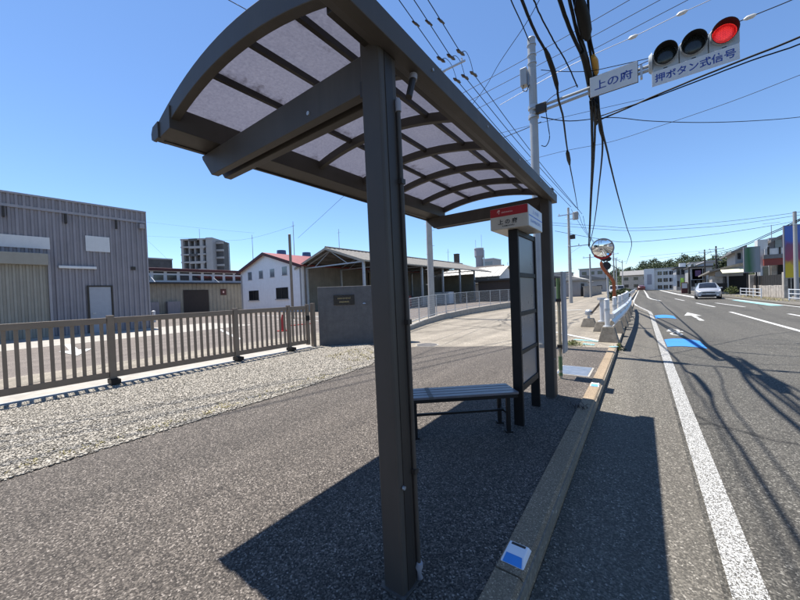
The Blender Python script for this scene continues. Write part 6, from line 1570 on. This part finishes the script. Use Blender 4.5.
# billboards
def billboard(x0, y0, x1, y1, Y, m, label, py_base):
    a = on_y(x0, y0, Y); b = on_y(x1, y1, Y); t = thing('billboard', ((a.x + b.x) / 2, Y, RZ), label, 'billboard')
    mb = MB(); mb.v = [(a.x, Y - .105, b.z), (b.x, Y - .105, b.z), (b.x, Y - .105, a.z), (a.x, Y - .105, a.z)]; mb.f = [(0, 1, 2, 3)]
    bd = put('panel', MB().box(a.x - .06, b.x + .06, Y - .1, Y + .1, b.z - .06, a.z + .06), 'siding', t); put('face', mb, m, bd, uv=True)
    xm = (a.x + b.x) / 2
    for dx in (-.3, .3): put('post', MB().cyl((xm + dx * (b.x - a.x), Y, RZ - .05), (xm + dx * (b.x - a.x), Y, b.z), .07, n=10), 'bronze_dark', t, smooth=True)
billboard(744, 248, 759.5, 271.5, 46.2, 'board_green', 'green and grey billboard on posts beside the stone wall', 296)
billboard(784, 226.5, 806, 277, 38.9, 'board_colour', 'tall blue, red and yellow billboard behind the steel pole', 298)
# white pipe guard fences
def pipe_fence(pa_, pb_, nposts, label):
    A_, B_ = pa_, pb_; t = thing('guard_fence', (A_ + B_) / 2, label, 'guard fence')
    for k in range(nposts):
        p = A_.lerp(B_, k / (nposts - 1)); put('post', MB().cyl(p, p + Vector((0, 0, .86)), .045, n=8), 'white_steel', t, smooth=True)
    for h in (.20, .50, .80): put('rail', MB().cyl(A_ + Vector((0, 0, h)), B_ + Vector((0, 0, h)), .032, n=8), 'white_steel', t, smooth=True)
pipe_fence(Vector((8.35, 48.6, RZ)), Vector((8.25, 40.8, RZ)), 4, 'white pipe guard fence in front of the stone wall')
pipe_fence(Vector((8.62, 35.8, RZ)), Vector((8.75, 29.5, RZ)), 4, 'white pipe guard fence below the coloured billboard')
mb = MB()
for k in range(260): tuft(mb, random.uniform(7.7, 8.9), random.uniform(34, 50), RZ, 4, .14, .06, 1.0)
tag(stuff(put('verge_grass', mb, 'dry_grass')), 'dry grass along the far verge under the pipe fences', 'grass')

# ================================================================== STREET BEHIND THE BUS STOP (reflected in the mirror)
gabled_house('roadside_house', 15.5, -14, 9, 10, 5.4, 2.0, 'render_white', 'tile_roof', 'cream two storey house across the road behind the bus stop', 'y')
gabled_house('roadside_house', 16, -32, 10, 12, 5.6, 2.0, 'shed_wall', 'brown_door', 'beige house with brown roof across the road behind the stop', 'y')
gabled_house('roadside_house', 15, -56, 9, 12, 5.4, 2.2, 'grey_render', 'tile_roof', 'grey tiled house farther back across the road', 'y')
gabled_house('roadside_house', -16, -34, 10, 14, 5.6, 2.0, 'apt', 'tile_roof', 'pale house beyond the yard behind the bus stop', 'y')
gabled_house('roadside_house', -15, -62, 10, 14, 5.6, 2.0, 'stone_wall', 'dark_roof', 'stone coloured house farther back behind the bus stop', 'y')
for k, (x, y) in enumerate(((12, -22), (-12.5, -24), (-12, -48), (12.5, -44))):
    bush('roadside_tree', 'round evergreen tree standing between the houses behind the bus stop', (x, y), 2.2, 2.2, 5.5, 1200, .28, 'leaf_dark', 'tree', z0=.6, group='trees behind the bus stop')

# ================================================================== CARS
def car(loc, yaw, paint, label, name='hatchback_car', rear=False):
    t = bpy.data.objects.new(name, None); COL.objects.link(t); tag(t, label, 'car')
    St = [(0.0, [(.58, .27), (.70, .48), (.66, .66), (.46, .72), (0, .74)]), (.10, [(.74, .22), (.82, .48), (.76, .72), (.54, .79), (0, .81)]), (.35, [(.79, .20), (.85, .50), (.82, .80), (.60, .87), (0, .90)]),
          (.95, [(.80, .20), (.86, .50), (.845, .92), (.66, .97), (0, 1.01)]), (1.30, [(.80, .20), (.86, .50), (.85, .95), (.62, 1.22), (0, 1.27)]), (1.70, [(.80, .20), (.86, .50), (.85, .96), (.58, 1.43), (0, 1.48)]),
          (2.4, [(.80, .20), (.86, .50), (.85, .98), (.58, 1.47), (0, 1.52)]), (3.2, [(.80, .20), (.86, .50), (.84, 1.0), (.57, 1.43), (0, 1.48)]), (3.65, [(.78, .22), (.84, .52), (.81, 1.0), (.56, 1.32), (0, 1.38)]), (3.9, [(.72, .26), (.79, .54), (.76, .98), (.60, 1.05), (0, 1.08)]), (3.98, [(.62, .32), (.72, .55), (.70, .92), (.55, .98), (0, 1.0)])]
    vs = []; n = 9
    for x, sec in St:
        full = [(-w, z) for w, z in sec[:-1]] + [sec[-1]] + [(w, z) for w, z in sec[-2::-1]]
        vs += [(x, w, z) for w, z in full]
    fs = [(i * n + j, i * n + j + 1, (i + 1) * n + j + 1, (i + 1) * n + j) for i in range(len(St) - 1) for j in range(n - 1)]
    fs += [tuple(range(n - 1, -1, -1)), tuple(range((len(St) - 1) * n, len(St) * n))]
    # underside
    fs += [((i + 1) * n, (i + 1) * n + n - 1, i * n + n - 1, i * n) for i in range(len(St) - 1)]
    body = MB().add(vs, fs); b = put('body', body, paint, t, smooth=True, bevel=.02)
    V = [Vector(v) for v in vs]
    def patch(idx, inset, off):
        q = [V[i] for i in idx]; c = sum(q, Vector()) / len(q); nr = (q[1] - q[0]).cross(q[2] - q[0]).normalized()
        if nr.dot(c - Vector((2.0, 0, .7))) < 0: nr = -nr
        return [p + (c - p) * inset + nr * off for p in q]
    i0 = 3
    ws = MB()
    ws.add([V[3 * n + 3] + Vector((.02, .05, .02)), V[3 * n + 4] + Vector((0, 0, .022)), V[4 * n + 4] + Vector((0, 0, .022)), V[5 * n + 4] + Vector((-.05, 0, .01)), V[5 * n + 3] + Vector((-.05, .05, .02)), V[4 * n + 3] + Vector((0, .03, .02))], [(0, 1, 2, 5), (5, 2, 3, 4)])
    ws.add([Vector((v[0], -v[1], v[2])) for v in ws.v[:6]], [(0, 1, 2, 5), (5, 2, 3, 4)])
    put('windscreen', ws, 'dark_glass', t)
    for s in (0, 1):
        for i in (5, 6, 7):
            idx = (i * n + 2, (i + 1) * n + 2, (i + 1) * n + 3, i * n + 3) if s == 0 else (i * n + 6, (i + 1) * n + 6, (i + 1) * n + 5, i * n + 5)
            put('side_window', MB().add(patch(idx, .10, .012), [(0, 1, 2, 3)]), 'dark_glass', t)
    idx = (8 * n + 3, 8 * n + 5, 9 * n + 5, 9 * n + 3); put('rear_window', MB().add(patch(idx, .1, .03), [(0, 1, 2, 3)]), 'dark_glass', t)
    for s in (-1, 1):
        put('headlight', MB().hexa([(.03, s * .44, .62), (.20, s * .79, .66), (.30, s * .81, .70), (.10, s * .5, .68)], [(.08, s * .46, .73), (.22, s * .77, .79), (.38, s * .80, .84), (.16, s * .52, .80)]), 'lamp_clear', t)
        put('tail_lamp', MB().box(3.88, 3.97, s * .70 - .09, s * .70 + .07, .70, 1.0), 'red_lamp', t)
        m_ = put('wing_mirror', MB().box(1.15, 1.30, s * .90 - .08, s * .90 + .08, .95, 1.06), paint, t, bevel=.03)
        put('fog_lamp', MB().box(-.005, .06, s * .58 - .07, s * .58 + .07, .36, .43), 'lamp_clear', t)
        for x in (.72, 3.22):
            w_ = put('wheel', MB().cyl((x, s * .70, .30), (x, s * .865, .30), .30, n=20), 'rubber', t)
            put('rim', MB().cyl((x, s * .86, .30), (x, s * .875, .30), .19, n=14), 'rim', w_)
            put('wheel_arch', MB().cyl((x, s * .80, .33), (x, s * .862, .33), .355, n=20), 'dark_void', w_)
    put('grille', MB().box(-.012, .05, -.42, .42, .55, .64), 'visor', t, bevel=.01); put('lower_intake', MB().box(-.008, .06, -.5, .5, .30, .42), 'visor', t, bevel=.01)
    put('number_plate', MB().box(-.025, -.012, -.165, .165, .44, .53) if not rear else MB().box(3.98, 3.995, -.165, .165, .6, .69), 'plate_white', t)
    put('bumper_insert', MB().box(-.004, .05, -.70, .70, .245, .30), 'visor', t); put('bonnet_line', MB().box(.10, .14, -.62, .62, .795, .815), 'dark_void', t)
    put('emblem', MB().cyl((-.03, 0, .69), (.02, 0, .69), .045, n=12), 'rim', t)
    t.location = loc; t.rotation_euler = (0, 0, yaw); t.scale = (1.07, 1.07, 1.07)
    return t
car((5.18, 42.6, GZ), math.radians(86), 'car_silver', 'silver hatchback car driving towards the bus stop')
car((.05, 122.0, GZ), math.radians(270), 'car_red', 'small dark red car driving away down the road')
